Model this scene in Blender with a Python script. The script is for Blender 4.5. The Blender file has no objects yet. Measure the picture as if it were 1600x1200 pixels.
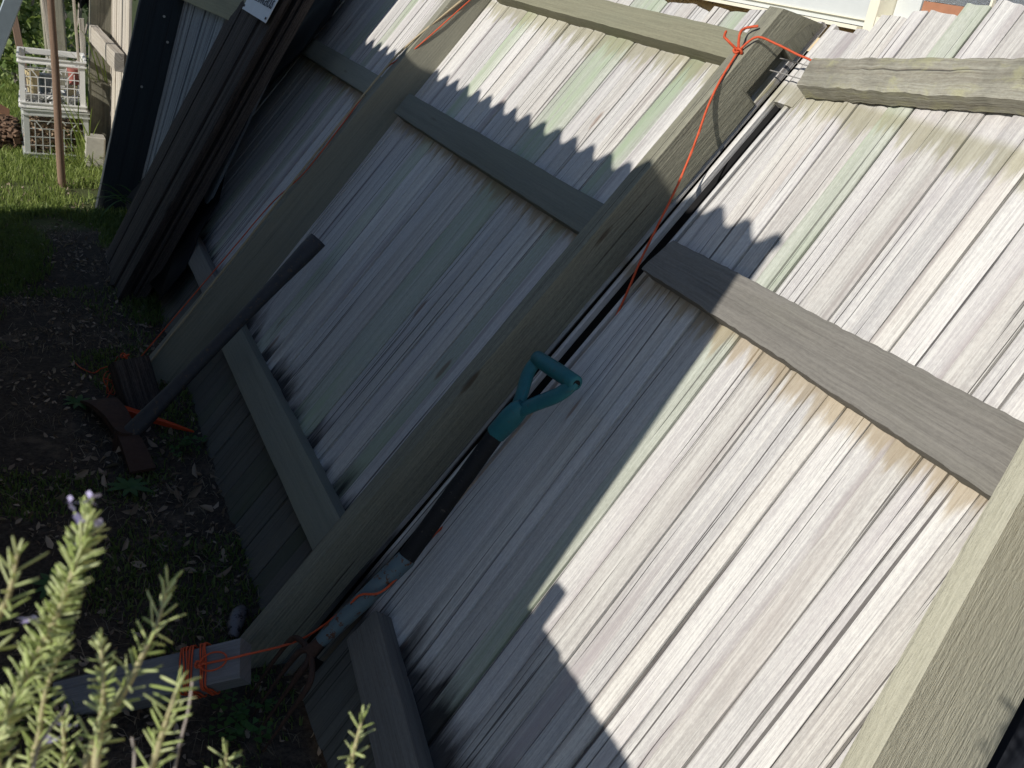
import bpy, bmesh, math, random
import numpy as np
from mathutils import Vector, Matrix, noise
random.seed(7); rng = np.random.default_rng(7)
sc = bpy.context.scene
R = math.radians
col = sc.collection

# ------------------------------------------------------------------ camera
roll, pitch, yaw, FP, CH = -0.1739, 0.4168, -0.5077, 1500.0, 1.5
def _rz(v):
    c, s = math.cos(yaw), math.sin(yaw)
    return Vector((c*v[0]-s*v[1], s*v[0]+c*v[1], v[2]))
fw = _rz((0, math.cos(pitch), -math.sin(pitch)))
dn = _rz((0, -math.sin(pitch), -math.cos(pitch)))
rt = _rz((1, 0, 0))
ix = rt*math.cos(roll) + dn*math.sin(roll)
iy = -rt*math.sin(roll) + dn*math.cos(roll)
cam = bpy.data.cameras.new('camera'); co = bpy.data.objects.new('camera', cam); col.objects.link(co)
m = Matrix((ix, -iy, -fw)).transposed().to_4x4(); m.translation = Vector((0, 0, CH)); co.matrix_world = m
cam.sensor_width = 36; cam.lens = FP/1600*36; cam.clip_start = .05; cam.clip_end = 400
cam.dof.use_dof = True; cam.dof.focus_distance = 2.0; cam.dof.aperture_fstop = 29
sc.camera = co

# ------------------------------------------------------------------ light
SUN = Vector((-.876, -.25, .493)).normalized()
w = bpy.data.worlds.new('World'); sc.world = w; w.use_nodes = True
nt = w.node_tree; bg = nt.nodes['Background']
sky = nt.nodes.new('ShaderNodeTexSky'); sky.sky_type = 'NISHITA'; sky.sun_disc = False
sky.sun_elevation = math.asin(SUN.z); sky.sun_rotation = math.atan2(SUN.x, SUN.y); sky.ozone_density = 2.2; sky.dust_density = .4
nt.links.new(sky.outputs[0], bg.inputs[0]); bg.inputs[1].default_value = .10
sl = bpy.data.lights.new('sun', 'SUN'); so = bpy.data.objects.new('sun', sl); col.objects.link(so)
sl.energy = 4.6; sl.angle = R(.42); sl.color = (1, .955, .88)
so.rotation_euler = SUN.to_track_quat('Z', 'Y').to_euler(); so.location = (-3, -1, 4)
vs = sc.view_settings; vs.view_transform = 'Standard'; vs.look = 'None'; vs.exposure = 0; vs.gamma = 1
vs.use_curve_mapping = False

# ------------------------------------------------------------------ node helper
class NT:
    def __init__(s, name):
        s.m = bpy.data.materials.new(name); s.m.use_nodes = True
        s.t = s.m.node_tree; s.b = s.t.nodes['Principled BSDF']
        s.b.inputs['Specular IOR Level'].default_value = .25
    def n(s, typ, **kw):
        x = s.t.nodes.new(typ)
        for k, v in kw.items(): setattr(x, k, v)
        return x
    def put(s, sock, v):
        if hasattr(v, 'is_output') or isinstance(v, bpy.types.NodeSocket): s.t.links.new(v, sock)
        elif v is not None:
            if isinstance(v, tuple) and len(v) == 3 and sock.type == 'RGBA': v = v+(1,)
            sock.default_value = v
    def attr(s, name, out='Vector'):
        x = s.n('ShaderNodeAttribute', attribute_name=name); return x.outputs[out]
    def math(s, op, a, b=None, c=None, clamp=False):
        x = s.n('ShaderNodeMath', operation=op, use_clamp=clamp); s.put(x.inputs[0], a)
        if b is not None: s.put(x.inputs[1], b)
        if c is not None: s.put(x.inputs[2], c)
        return x.outputs[0]
    def vmul(s, v, k):
        x = s.n('ShaderNodeVectorMath', operation='MULTIPLY'); s.put(x.inputs[0], v); s.put(x.inputs[1], k); return x.outputs[0]
    def vadd(s, v, k):
        x = s.n('ShaderNodeVectorMath', operation='ADD'); s.put(x.inputs[0], v); s.put(x.inputs[1], k); return x.outputs[0]
    def noise(s, v, sc=1., det=4., rough=.6, dist=0., out=0):
        x = s.n('ShaderNodeTexNoise'); s.put(x.inputs['Vector'], v); x.inputs['Scale'].default_value = sc
        x.inputs['Detail'].default_value = det; x.inputs['Roughness'].default_value = rough; x.inputs['Distortion'].default_value = dist
        return x.outputs[out]
    def voro(s, v, sc=1., out='Distance'):
        x = s.n('ShaderNodeTexVoronoi'); s.put(x.inputs['Vector'], v); x.inputs['Scale'].default_value = sc; return x.outputs[out]
    def rmp(s, v, a, b, c=0., d=1., smooth=True):
        x = s.n('ShaderNodeMapRange'); x.interpolation_type = 'SMOOTHSTEP' if smooth else 'LINEAR'
        s.put(x.inputs[0], v)
        for i, k in enumerate((a, b, c, d)): x.inputs[i+1].default_value = k
        return x.outputs[0]
    def mix(s, f, a, b, mode='MIX'):
        x = s.n('ShaderNodeMix', data_type='RGBA', blend_type=mode); s.put(x.inputs[0], f); s.put(x.inputs[6], a); s.put(x.inputs[7], b); return x.outputs[2]
    def sep(s, v):
        x = s.n('ShaderNodeSeparateXYZ'); s.put(x.inputs[0], v); return x.outputs
    def comb(s, a, b, c):
        x = s.n('ShaderNodeCombineXYZ'); s.put(x.inputs[0], a); s.put(x.inputs[1], b); s.put(x.inputs[2], c); return x.outputs[0]
    def rand(s): return s.n('ShaderNodeObjectInfo').outputs['Random']
    def bump(s, h, st=.5, d=.002):
        x = s.n('ShaderNodeBump'); x.inputs['Strength'].default_value = st; x.inputs['Distance'].default_value = d
        s.put(x.inputs['Height'], h); s.t.links.new(x.outputs[0], s.b.inputs['Normal'])
    def done(s, c, r=.8):
        s.put(s.b.inputs['Base Color'], c); s.put(s.b.inputs['Roughness'], r); return s.m

def wood(name, light, dark, tint=None, stain=(), mould=None, streak=1., crack=.6, lichen=None, knots=True, bumps=.7, crackth=.66, wt=(.30, .34, .20, .16), tamt=.4, rgh=0.):
    n = NT(name)
    g = n.attr('gr'); fc = n.sep(n.attr('fc')); rd = n.rand()
    off = n.math('MULTIPLY', rd, 41.0)
    gs = n.sep(g)
    a = n.math('ADD', gs[0], off); l = n.math('ADD', gs[1], off); d = gs[2]
    # knots bend the grain
    kv = n.comb(n.math('MULTIPLY', a, 11.), n.math('MULTIPLY', l, 2.6), n.math('MULTIPLY', d, 11.))
    kd = n.voro(kv, 1.)
    bend = n.math('MULTIPLY', n.rmp(kd, .24, .02), .007) if knots else 0.
    wob = n.math('MULTIPLY', n.math('SUBTRACT', n.noise(n.comb(n.math('MULTIPLY', a, 6.), n.math('MULTIPLY', l, 1.2), d), 1., 2.), .5), .008)
    a2 = n.math('ADD', n.math('ADD', a, wob), bend)
    def v(sa, sl): return n.comb(n.math('MULTIPLY', a2, sa), n.math('MULTIPLY', l, sl), n.math('MULTIPLY', d, sa))
    fine = n.noise(v(230, 2.2), 1., 4., .6)
    mid = n.noise(v(80, .55), 1., 3., .5)
    broad = n.noise(v(26, .3), 1., 3., .5)
    blot = n.noise(v(11, 1.6), 1., 5., .6)
    fib = n.noise(v(420, 9.), 1., 3., .7)
    speck = n.noise(n.vmul(g, (1, .35, 1)), 240., 3., .8)
    f = n.math('ADD', n.math('ADD', n.math('MULTIPLY', fib, wt[0]), n.math('MULTIPLY', fine, wt[1])), n.math('ADD', n.math('MULTIPLY', mid, wt[2]), n.math('MULTIPLY', broad, wt[3])))
    f = n.math('ADD', n.math('MULTIPLY', f, .78), n.math('MULTIPLY', speck, .22))
    f = n.rmp(f, .5-.105/streak, .5+.10/streak)
    c = n.mix(f, dark, light)
    dk = n.rmp(broad, .44, .30); dk = n.math('MULTIPLY', dk, n.rmp(blot, .38, .6))
    c = n.mix(n.math('MULTIPLY', dk, .5*streak), c, (dark[0]*.50, dark[1]*.44, dark[2]*.45))
    if tint: c = n.mix(n.math('MULTIPLY', n.rmp(blot, .45, .72), tamt), c, tint)
    # hairline cracks
    ck = n.noise(v(150, .9), 1., 2., .4)
    ck2 = n.rmp(ck, crackth, crackth+.035)
    c = n.mix(n.math('MULTIPLY', ck2, crack), c, (.035, .027, .025))
    if knots:
        kn = n.math('MULTIPLY', n.rmp(kd, .11, .06), n.rmp(n.voro(kv, 1., 'Color') if False else n.noise(kv, .6, 1.), .44, .5))
        c = n.mix(n.math('MULTIPLY', kn, .8), c, tuple(x*.6 for x in (dark[0]*1.1, dark[1]*.8, dark[2]*.65)))
    if stain:
        jag = n.noise(n.comb(n.math('MULTIPLY', a, 42.), n.math('MULTIPLY', l, 5.), 0.), 1., 3., .6)
        for (u0, ht, colr, amt) in stain:
            dd = n.math('SUBTRACT', u0, fc[1])
            lim = n.math('MULTIPLY', n.rmp(jag, .3, .72), ht)
            k = n.math('MULTIPLY', n.rmp(n.math('SUBTRACT', lim, dd), -.02, .02), n.rmp(dd, -.03, -.005))
            c = n.mix(n.math('MULTIPLY', k, amt), c, colr)
    if mould:
        u0, amt = mould
        j = n.math('ADD', n.math('MULTIPLY', n.noise(n.comb(n.math('MULTIPLY', a, 70.), n.math('MULTIPLY', l, 6.), 0.), 1., 5., .7), .13), n.math('MULTIPLY', n.noise(n.comb(n.math('MULTIPLY', fc[0], 6.), n.math('MULTIPLY', l, 2.), 0.), 1., 3.), .42))
        h = n.math('ADD', fc[1], n.math('SUBTRACT', .275, j))
        c = n.mix(n.math('MULTIPLY', n.math('MULTIPLY', n.rmp(h, u0+.085, u0-.025), amt), n.rmp(fc[1], .10, .24, .55, 1.)), c, (.013, .011, .012))
        c = n.mix(n.math('MULTIPLY', n.rmp(fc[1], .26, .12), .7), c, (.062, .064, .047))
    if lichen:
        pc, amt = lichen
        p = n.noise(n.vmul(g, (1, .6, 1)), 22., 6., .7, .5)
        c = n.mix(n.math('MULTIPLY', n.rmp(p, .48, .66), amt), c, pc)
        p2 = n.noise(n.vadd(g, (3., 1, 2)), 9., 3., .6)
        c = n.mix(n.math('MULTIPLY', n.rmp(p2, .5, .62), amt*.5), c, (.10, .10, .085))
    c = n.mix(.35, c, n.mix(rd, (.42, .42, .44), (1., .99, .97)), 'MULTIPLY')
    hgt = n.math('SUBTRACT', n.math('ADD', n.math('ADD', n.math('MULTIPLY', fine, .5), n.math('MULTIPLY', fib, .35)), n.math('MULTIPLY', mid, .6)), n.math('MULTIPLY', ck2, .7))
    if rgh: hgt = n.math('ADD', hgt, n.math('MULTIPLY', n.noise(n.comb(n.math('MULTIPLY', a2, 130.), n.math('MULTIPLY', l, 45.), 0.), 1., 4., .7), rgh))
    n.bump(hgt, bumps, .0028)
    return n.done(c, .88)

TAN = (.34, .265, .16); OLV = (.30, .28, .16)
STN = ((1.155, .055, TAN, .68), (1.63, .065, OLV, .6))
M = {}
M['pale'] = wood('weathered_paling', (.70, .685, .645), (.46, .44, .43), (.50, .45, .455), STN, (.30, .93), streak=1.15, crack=.8, crackth=.635, bumps=1.)
M['pale_warm'] = wood('weathered_paling_warm', (.68, .66, .61), (.44, .415, .39), (.50, .445, .41), STN, (.30, .93), streak=1.15, crack=.8, crackth=.635, bumps=1.)
M['pale_green'] = wood('green_treated_paling', (.58, .60, .52), (.37, .385, .32), (.40, .48, .33), STN, (.30, .95), streak=1., crack=.6, bumps=1., tamt=.9)
M['under'] = wood('brown_under_paling', (.16, .115, .085), (.07, .05, .04))
M['rail'] = wood('grey_rail_timber', (.27, .255, .225), (.15, .14, .125), (.22, .215, .17), streak=.62, crack=.15, knots=True, crackth=.72, wt=(.42, .36, .12, .10))
M['rail_green'] = wood('green_rail_timber', (.33, .32, .22), (.19, .18, .125), (.26, .27, .19), streak=.55, crack=.2, crackth=.72, wt=(.42, .36, .12, .10))
M['rail_mid'] = wood('grey_green_rail_timber', (.27, .275, .225), (.17, .175, .145), (.25, .26, .19), streak=.5, crack=.15, crackth=.72, wt=(.42, .36, .12, .10))
M['post'] = wood('olive_post_timber', (.52, .50, .39), (.35, .335, .255), (.33, .32, .22), streak=.6, crack=.4, crackth=.69, bumps=1.3, wt=(.40, .36, .13, .11), rgh=.9)
M['post_dark'] = wood('grey_green_post_timber', (.31, .30, .235), (.19, .185, .145), (.25, .24, .18), streak=.5, crack=.3, crackth=.70, wt=(.42, .36, .12, .10))
M['post2'] = wood('grey_post_timber', (.34, .33, .25), (.15, .145, .115), (.27, .26, .18), streak=.75, crack=.5, crackth=.67, wt=(.38, .34, .16, .12), rgh=.6, bumps=1.2)
M['beam'] = wood('lichen_beam_timber', (.42, .41, .34), (.20, .18, .14), None, streak=.7, crack=.5, wt=(.36, .34, .16, .14), lichen=((.44, .43, .24), .6), bumps=1.4, rgh=.8)
M['dark'] = wood('dark_old_timber', (.10, .082, .072), (.02, .016, .015), (.07, .05, .04), streak=1.3, crack=.7)
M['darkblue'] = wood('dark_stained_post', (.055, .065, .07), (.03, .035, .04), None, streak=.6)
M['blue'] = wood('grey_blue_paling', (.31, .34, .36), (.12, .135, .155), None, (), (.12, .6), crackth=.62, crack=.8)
M['stake'] = wood('grey_stake_timber', (.25, .25, .26), (.15, .15, .155), streak=.6, wt=(.42, .36, .12, .10))
M['brownpole'] = wood('brown_pole_timber', (.30, .20, .14), (.15, .10, .07), streak=.7)
M['farwood'] = wood('far_weathered_timber', (.66, .61, .53), (.36, .31, .25), (.42, .37, .28))
M['farpost'] = wood('far_grey_post', (.38, .36, .28), (.20, .19, .145), streak=.8, lichen=((.35, .34, .24), .5))

def plain(name, c, r=.6, metal=0., var=.15, sc=30., bump=0., spot=None, trans=0.):
    n = NT(name)
    tc = n.n('ShaderNodeTexCoord').outputs['Object']
    nz = n.noise(tc, sc, 4.)
    cc = n.mix(nz, tuple(x*(1-var) for x in c), tuple(min(1, x*(1+var)) for x in c))
    if spot:
        sp, lo = spot
        cc = n.mix(n.rmp(n.noise(tc, sc*1.7, 5., .7), lo, lo+.06), cc, sp)
    n.b.inputs['Metallic'].default_value = metal
    if bump: n.bump(nz, bump, .003)
    n.done(cc, r)
    return n.m
M['orange'] = plain('orange_cord', (.55, .09, .035), .6, sc=300, bump=.3)
M['orangep'] = plain('orange_plastic', (.55, .07, .02), .4)
M['tanrope'] = plain('tan_rope', (.42, .34, .22), .9, sc=300, bump=.5)
M['teal'] = plain('teal_plastic', (.022, .125, .145), .5, sc=40, var=.3, spot=((.04, .10, .11), .58), bump=.2)
M['blackshaft'] = plain('black_worn_shaft', (.010, .010, .011), .7, sc=60, bump=.5, spot=((.06, .05, .04), .60))
M['bluesock'] = plain('chipped_blue_paint', (.10, .145, .165), .5, sc=34, spot=((.10, .045, .025), .54), bump=.5)
M['rust'] = plain('rusty_steel', (.06, .034, .025), .85, sc=60, var=.4, bump=.6)
M['iron'] = plain('dark_iron', (.06, .045, .04), .7, sc=50, var=.4, bump=.5)
M['galv'] = plain('galvanised_steel', (.55, .53, .5), .4, .6)
M['blackhole'] = plain('shade_black', (.012, .012, .013), .9)  # near-black that stands in for shade in gaps and hollows
M['crate'] = plain('grey_crate_plastic', (.74, .73, .70), .45, sc=14, var=.12)
M['crate2'] = plain('dull_crate_plastic', (.50, .51, .48), .5, sc=14, var=.15)
M['chips'] = plain('wood_chips', (.36, .26, .18), .9, sc=25, var=.5)
M['mulch'] = plain('brown_mulch', (.16, .10, .065), .95, sc=25, var=.6)
M['terra'] = plain('terracotta', (.34, .17, .09), .7)
M['redp'] = plain('red_plastic', (.33, .12, .10), .4)
M['yellow'] = plain('yellow_plastic', (.48, .40, .24), .5)
M['paper'] = plain('pale_scraps', (.62, .62, .6), .8)
M['bluegrey'] = plain('blue_grey_painted_steel', (.20, .24, .27), .4, .2)
M['blackfab'] = plain('black_fabric', (.015, .016, .02), .9)
M['concrete'] = plain('pale_concrete', (.42, .40, .35), .9, sc=40, bump=.4)
M['cream'] = plain('cream_render', (.72, .58, .38), .85, sc=60, var=.08)
M['creampaint'] = plain('cream_paint', (.78, .74, .60), .5, var=.05)
M['greypaint'] = plain('pale_grey_paint', (.55, .57, .56), .5, var=.06)
M['timbersash'] = plain('brown_timber_sash', (.36, .17, .10), .5, sc=40, var=.2)
M['signwhite'] = plain('white_sign_plate', (.66, .67, .68), .5, var=.1)
M['ink'] = plain('dark_sign_ink', (.03, .035, .05), .6)
M['roofing'] = plain('grey_corrugated_steel', (.35, .36, .35), .5, .3)
M['curtain'] = plain('speckled_dark_screen', (.05, .055, .065), .6, sc=260, var=.8)
M['tile'] = plain('terracotta_roof_tiles', (.25, .12, .08), .8)
M['screw'] = plain('bright_screw', (.5, .5, .5), .35, .8)
def glassmat():
    n = NT('window_glass'); n.b.inputs['Transmission Weight'].default_value = .85
    n.b.inputs['IOR'].default_value = 1.45; n.b.inputs['Specular IOR Level'].default_value = .5
    return n.done((.75, .8, .85), .04)
M['glass'] = glassmat()
def leafmat(name, c1, c2, tr=.35, rough=.5):
    n = NT(name)
    rc = n.attr('lv', 'Fac')
    c = n.mix(rc, c1, c2)
    n.done(c, rough)
    ts = n.n('ShaderNodeBsdfTranslucent'); n.put(ts.inputs[0], n.mix(.5, c, (.3, .4, .08)))
    mx = n.n('ShaderNodeMixShader'); mx.inputs[0].default_value = tr
    out = [x for x in n.t.nodes if x.type == 'OUTPUT_MATERIAL'][0]
    n.t.links.new(n.b.outputs[0], mx.inputs[1]); n.t.links.new(ts.outputs[0], mx.inputs[2]); n.t.links.new(mx.outputs[0], out.inputs[0])
    return n.m
M['grass'] = leafmat('grass_blades', (.12, .18, .04), (.38, .44, .14), .45)
M['weed'] = leafmat('low_weeds', (.06, .10, .03), (.15, .20, .06), .35)
M['clover'] = leafmat('clover_leaves', (.04, .10, .025), (.06, .14, .04), .3)
M['needle'] = leafmat('rosemary_needles', (.46, .56, .18), (.78, .82, .46), .35)
M['broad'] = leafmat('shrub_leaves', (.12, .19, .05), (.36, .42, .18), .4)
M['litter'] = leafmat('leaf_litter', (.12, .08, .055), (.44, .35, .27), .1, .9)
M['straw'] = leafmat('dry_stalks', (.16, .13, .09), (.34, .29, .22), .1, .9)
M['flower'] = plain('lilac_petals', (.55, .50, .72), .6)
M['stem'] = plain('rosemary_stem', (.40, .36, .20), .8, sc=120, var=.3)
M['twig'] = plain('bare_grey_twig', (.33, .29, .26), .9, sc=120, var=.3)
def groundmat():
    n = NT('soil_and_turf')
    tc = n.n('ShaderNodeNewGeometry').outputs['Position']
    big = n.noise(tc, 1.3, 4., .6); md = n.noise(tc, 9., 6., .7); fn = n.noise(tc, 90., 5., .7)
    c = n.mix(n.rmp(fn, .3, .7), (.030, .023, .018), (.085, .066, .05))
    c = n.mix(n.rmp(md, .52, .66), c, (.12, .095, .07))
    y = n.sep(tc)[1]
    gm = n.math('ADD', n.math('MULTIPLY', big, 1.2), n.rmp(y, 3.5, 6., -.35, .35))
    c = n.mix(n.math('MULTIPLY', n.rmp(gm, .55, .75), .75), c, n.mix(fn, (.045, .065, .018), (.10, .13, .035)))
    n.bump(n.math('ADD', fn, n.math('MULTIPLY', md, 2.)), .8, .012)
    return n.done(c, .95)
M['ground'] = groundmat()

# ------------------------------------------------------------------ object helpers
def props(o, label=None, cat=None, group=None, kind=None):
    if label: o['label'] = label
    if cat: o['category'] = cat
    if group: o['group'] = group
    if kind: o['kind'] = kind
    return o
def empty(name, mat=None, **kw):
    o = bpy.data.objects.new(name, None); col.objects.link(o); o.empty_display_size = .1
    if mat is not None: o.matrix_world = mat
    return props(o, **kw)
def T(x, y, z, rz=0.): return Matrix.Translation((x, y, z)) @ Matrix.Rotation(rz, 4, 'Z')
def mesh(name, V, F, mat, parent=None, attrs=None, smooth=None, **kw):
    me = bpy.data.meshes.new(name); me.from_pydata([tuple(v) for v in V], [], F)
    if attrs:
        for k, (typ, data) in attrs.items():
            at = me.attributes.new(k, typ, 'POINT')
            at.data.foreach_set('vector' if typ == 'FLOAT_VECTOR' else 'value', np.asarray(data, dtype=np.float32).ravel())
    me.materials.append(mat)
    bm = bmesh.new(); bm.from_mesh(me); bmesh.ops.recalc_face_normals(bm, faces=bm.faces); bm.to_mesh(me); bm.free()
    if smooth is not None:
        me.shade_smooth(); me.set_sharp_from_angle(angle=R(smooth))
    o = bpy.data.objects.new(name, me); col.objects.link(o)
    if parent is not None: o.parent = parent
    return props(o, **kw)

class Frame:
    """fence frame: y along the fence, u up the slope, w out of the face"""
    def __init__(s, x0, lean, yc, name, z0=0., **kw):
        th = R(lean); s.yc = yc
        s.t = Vector((math.sin(th), 0, math.cos(th))); s.n = Vector((-math.cos(th), 0, math.sin(th)))
        m = Matrix((Vector((0, -1, 0)), s.t, s.n)).transposed().to_4x4(); m.translation = Vector((x0, yc, z0))
        s.m = m; s.e = empty(name, m, **kw); s.x0 = x0; s.z0 = z0
    def L(s, y, u, w): return Vector((-(y-s.yc), u, w))
    def W(s, y, u, w=0.): return Vector((s.x0, y, s.z0)) + s.t*u + s.n*w

def plank(F, name, c, thick, mat, nx=5, nv=10, amp=.001, wob=.0008, grain='v', rough=0., seed=0, jag=0., parent=None, **kw):
    """c = front corners A(0,0) B(1,0) C(1,1) D(0,1) in (y,u,w); grain along v (A->D)"""
    A, B, C, D = [Vector(p) for p in c]
    rn = random.Random(seed*7919+13)
    prof = [rn.uniform(-1, 1) for _ in range(nx+1)]
    for _ in range(1): prof = [prof[0]]+[(prof[i-1]+2*prof[i]+prof[i+1])/4 for i in range(1, nx)]+[prof[-1]]
    ph = rn.uniform(0, 100)
    wd = (B-A).length; ln = (D-A).length
    V = []; FC = []; GR = []
    ring = nx+3
    for j in range(nv+1):
        v = j/nv
        p0 = A.lerp(D, v); p1 = B.lerp(C, v); ac = (p1-p0).normalized()
        e0 = noise.noise((ph, v*ln*6, 0))*wob*2 + rn.uniform(-1, 1)*jag; e1 = noise.noise((ph+9, v*ln*6, 0))*wob*2 + rn.uniform(-1, 1)*jag
        pts = []
        for i in range(nx+1):
            s = i/nx
            p = p0.lerp(p1, s) + ac*(e0*(1-s)+e1*s)
            q = 0 if 0 < i < nx else -min(.0025, thick*.2)
            h = prof[i]*amp + noise.noise((ph+s*wd*45, v*ln*2.5, 3))*amp*.9 + (noise.noise((ph+s*wd*30, v*ln*28, 7))*rough if rough else 0) + q
            pts.append((p+Vector((0, 0, h)), s*wd))
        bl = Vector(pts[0][0]); bl.z = p0.z-thick; br = Vector(pts[-1][0]); br.z = p1.z-thick
        row = [(bl, -thick)]+pts+[(br, wd+thick)]
        for k, (p, a) in enumerate(row):
            V.append(F.L(p.x, p.y, p.z)); FC.append((p.x, p.y, p.z))
            GR.append((a, v*ln, 0 if 0 < k < ring-1 else 0.0))
    Fs = []
    for j in range(nv):
        for k in range(ring):
            k2 = (k+1) % ring
            Fs.append((j*ring+k, j*ring+k2, (j+1)*ring+k2, (j+1)*ring+k))
    Fs.append(tuple(range(ring))); Fs.append(tuple(range(nv*ring, (nv+1)*ring)))
    return mesh(name, V, Fs, mat, parent or F.e, {'fc': ('FLOAT_VECTOR', FC), 'gr': ('FLOAT_VECTOR', GR)}, smooth=38, **kw)

def wboard(name, P0, P1, side, up, wd, th, mat, parent=None, nv=6, taper=1., **kw):
    """board in world axes from P0 to P1; side = width dir, up = thickness dir"""
    P0 = Vector(P0); P1 = Vector(P1); ax = (P1-P0); ln = ax.length; ax.normalize()
    sd = Vector(side); sd = (sd-ax*sd.dot(ax)).normalized(); upv = sd.cross(ax).normalized()
    if upv.dot(Vector(up)) < 0: upv = -upv
    V = []; GR = []
    prof = [(-.5, -.5), (-.5, .42), (-.44, .5), (0, .5), (.44, .5), (.5, .42), (.5, -.5)]
    ph = random.uniform(0, 50)
    for j in range(nv+1):
        v = j/nv; k = 1+(taper-1)*v
        for (a, b) in prof:
            q = noise.noise((ph, a*3, v*ln*6))*.0018
            V.append(P0+ax*ln*v+sd*(a*wd*k+q)+upv*(b*th*k+q)); GR.append((a*wd+b*th, v*ln, 0))
    r = len(prof); Fs = [(j*r+i, j*r+(i+1) % r, (j+1)*r+(i+1) % r, (j+1)*r+i) for j in range(nv) for i in range(r)]
    Fs += [tuple(range(r)), tuple(range(nv*r, (nv+1)*r))]
    o = mesh(name, V, Fs, mat, None, {'fc': ('FLOAT_VECTOR', GR), 'gr': ('FLOAT_VECTOR', GR)}, smooth=35, **kw)
    if parent is not None:
        o.parent = parent; o.matrix_parent_inverse = parent.matrix_world.inverted()
    return o

def smoothpath(P, n=8, closed=False):
    P = [Vector(p) for p in P]; out = []
    for i in range(len(P)-1):
        p0 = P[max(i-1, 0)]; p1 = P[i]; p2 = P[i+1]; p3 = P[min(i+2, len(P)-1)]
        for k in range(n):
            t = k/n
            out.append(.5*((2*p1)+(p2-p0)*t+(2*p0-5*p1+4*p2-p3)*t*t+(3*p1-p0-3*p2+p3)*t**3))
    out.append(P[-1]); return out
def tubegeo(P, r, seg=8, twist=0., lobe=0., flat=1., upv=(0, 0, 1), V=None, F=None):
    """r number or list; returns V,F appended"""
    V = [] if V is None else V; F = [] if F is None else F
    P = [Vector(p) for p in P]; n = len(P); b0 = len(V)
    rr = r if isinstance(r, (list, tuple)) else [r]*n
    up = Vector(upv); s = 0.; side = None
    for i in range(n):
        t = (P[min(i+1, n-1)]-P[max(i-1, 0)]).normalized()
        if side is None:
            side = t.cross(up)
            if side.length < 1e-3: side = t.cross(Vector((1, 0, 0)))
            side.normalize()
        side = (side-t*side.dot(t)).normalized()
        u2 = side.cross(t).normalized()
        if i: s += (P[i]-P[i-1]).length
        for k in range(seg):
            a = 2*math.pi*k/seg
            q = rr[i]*(1+lobe*math.cos(3*a-twist*s))
            V.append(P[i]+side*math.cos(a)*q+u2*math.sin(a)*q*flat)
    for i in range(n-1):
        for k in range(seg):
            F.append((b0+i*seg+k, b0+i*seg+(k+1) % seg, b0+(i+1)*seg+(k+1) % seg, b0+(i+1)*seg+k))
    F.append(tuple(range(b0, b0+seg))); F.append(tuple(range(b0+(n-1)*seg, b0+n*seg)))
    return V, F
def wmesh(name, V, F, mat, parent=None, smooth=40, **kw):
    """world coordinate geometry, optionally parented keeping place"""
    o = mesh(name, V, F, mat, None, smooth=smooth, **kw)
    if parent is not None:
        o.parent = parent; o.matrix_parent_inverse = parent.matrix_world.inverted()
    return o
def boxgeo(c, s, rot=None, V=None, F=None):
    V = [] if V is None else V; F = [] if F is None else F; b = len(V); c = Vector(c)
    for k in range(8):
        p = Vector(((k & 1)-.5, (k >> 1 & 1)-.5, (k >> 2 & 1)-.5)); p = Vector((p.x*s[0], p.y*s[1], p.z*s[2]))
        V.append(c+(rot @ p if rot is not None else p))
    for f in ((0, 2, 3, 1), (4, 5, 7, 6), (0, 1, 5, 4), (2, 6, 7, 3), (0, 4, 6, 2), (1, 3, 7, 5)): F.append(tuple(b+i for i in f))
    return V, F

# ------------------------------------------------------------------ ground
def ground_h(x, y):
    h = .012*noise.noise((x*1.7, y*1.7, 0))+.008*noise.noise((x*6, y*6, 1))
    return h if abs(x) < 8 and abs(y) < 15 else 0.
V = []; Fs = []
xs = [-60, -30, -12, -6, -3, -2]+list(np.arange(-1.2, 1.61, .05))+[2, 3, 6, 12, 30, 60]
ys = [-60, -30, -10, -4, -1, 0]+list(np.arange(.5, 8.01, .06))+[8.6, 9.3, 10, 12, 15, 20, 30, 60]
for y in ys:
    for x in xs: V.append((x, y, ground_h(x, y)))
nxg = len(xs)
for j in range(len(ys)-1):
    for i in range(nxg-1): Fs.append((j*nxg+i, j*nxg+i+1, (j+1)*nxg+i+1, (j+1)*nxg+i))
mesh('ground', V, Fs, M['ground'], smooth=60, kind='structure')

# ------------------------------------------------------------------ fence, near panel
def palings(F, ys, u0, u1f, mats, w0=0., shear=0., tw=None, ur=1.17, thick=.015, seed=0, nx=7, nv=14, gap=.0026, amp=.0016, lv=None):
    for i in range(len(ys)-1):
        a, b = ys[i], ys[i+1]
        if a > b: a, b = b, a
        a += gap*.5; b -= gap*.5
        rn = random.Random(seed+i)
        ut = u1f((a+b)/2)+rn.uniform(-.006, .006); sk = rn.uniform(-.006, .006)
        w = w0+(lv[i] if lv else rn.uniform(-.0025, .0025))
        ub = u0+rn.uniform(-.012, .012)
        s0 = shear*(ub-ur); s1 = shear*(ut-ur)
        lb = None
        k = mats[i] if i < len(mats) else 'pale'
        ta, tb = (tw(a), tw(b)) if tw else (0, 0)
        o = plank(F, 'paling', [(b+s0, ub, w), (a+s0, ub, w), (a+s1, ut-sk, w+ta), (b+s1, ut+sk, w+tb)], thick, M[k], nx=nx, nv=nv, amp=amp, seed=seed+i)
        if k == 'pale_green': o['label'] = 'green tinted paling'

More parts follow.
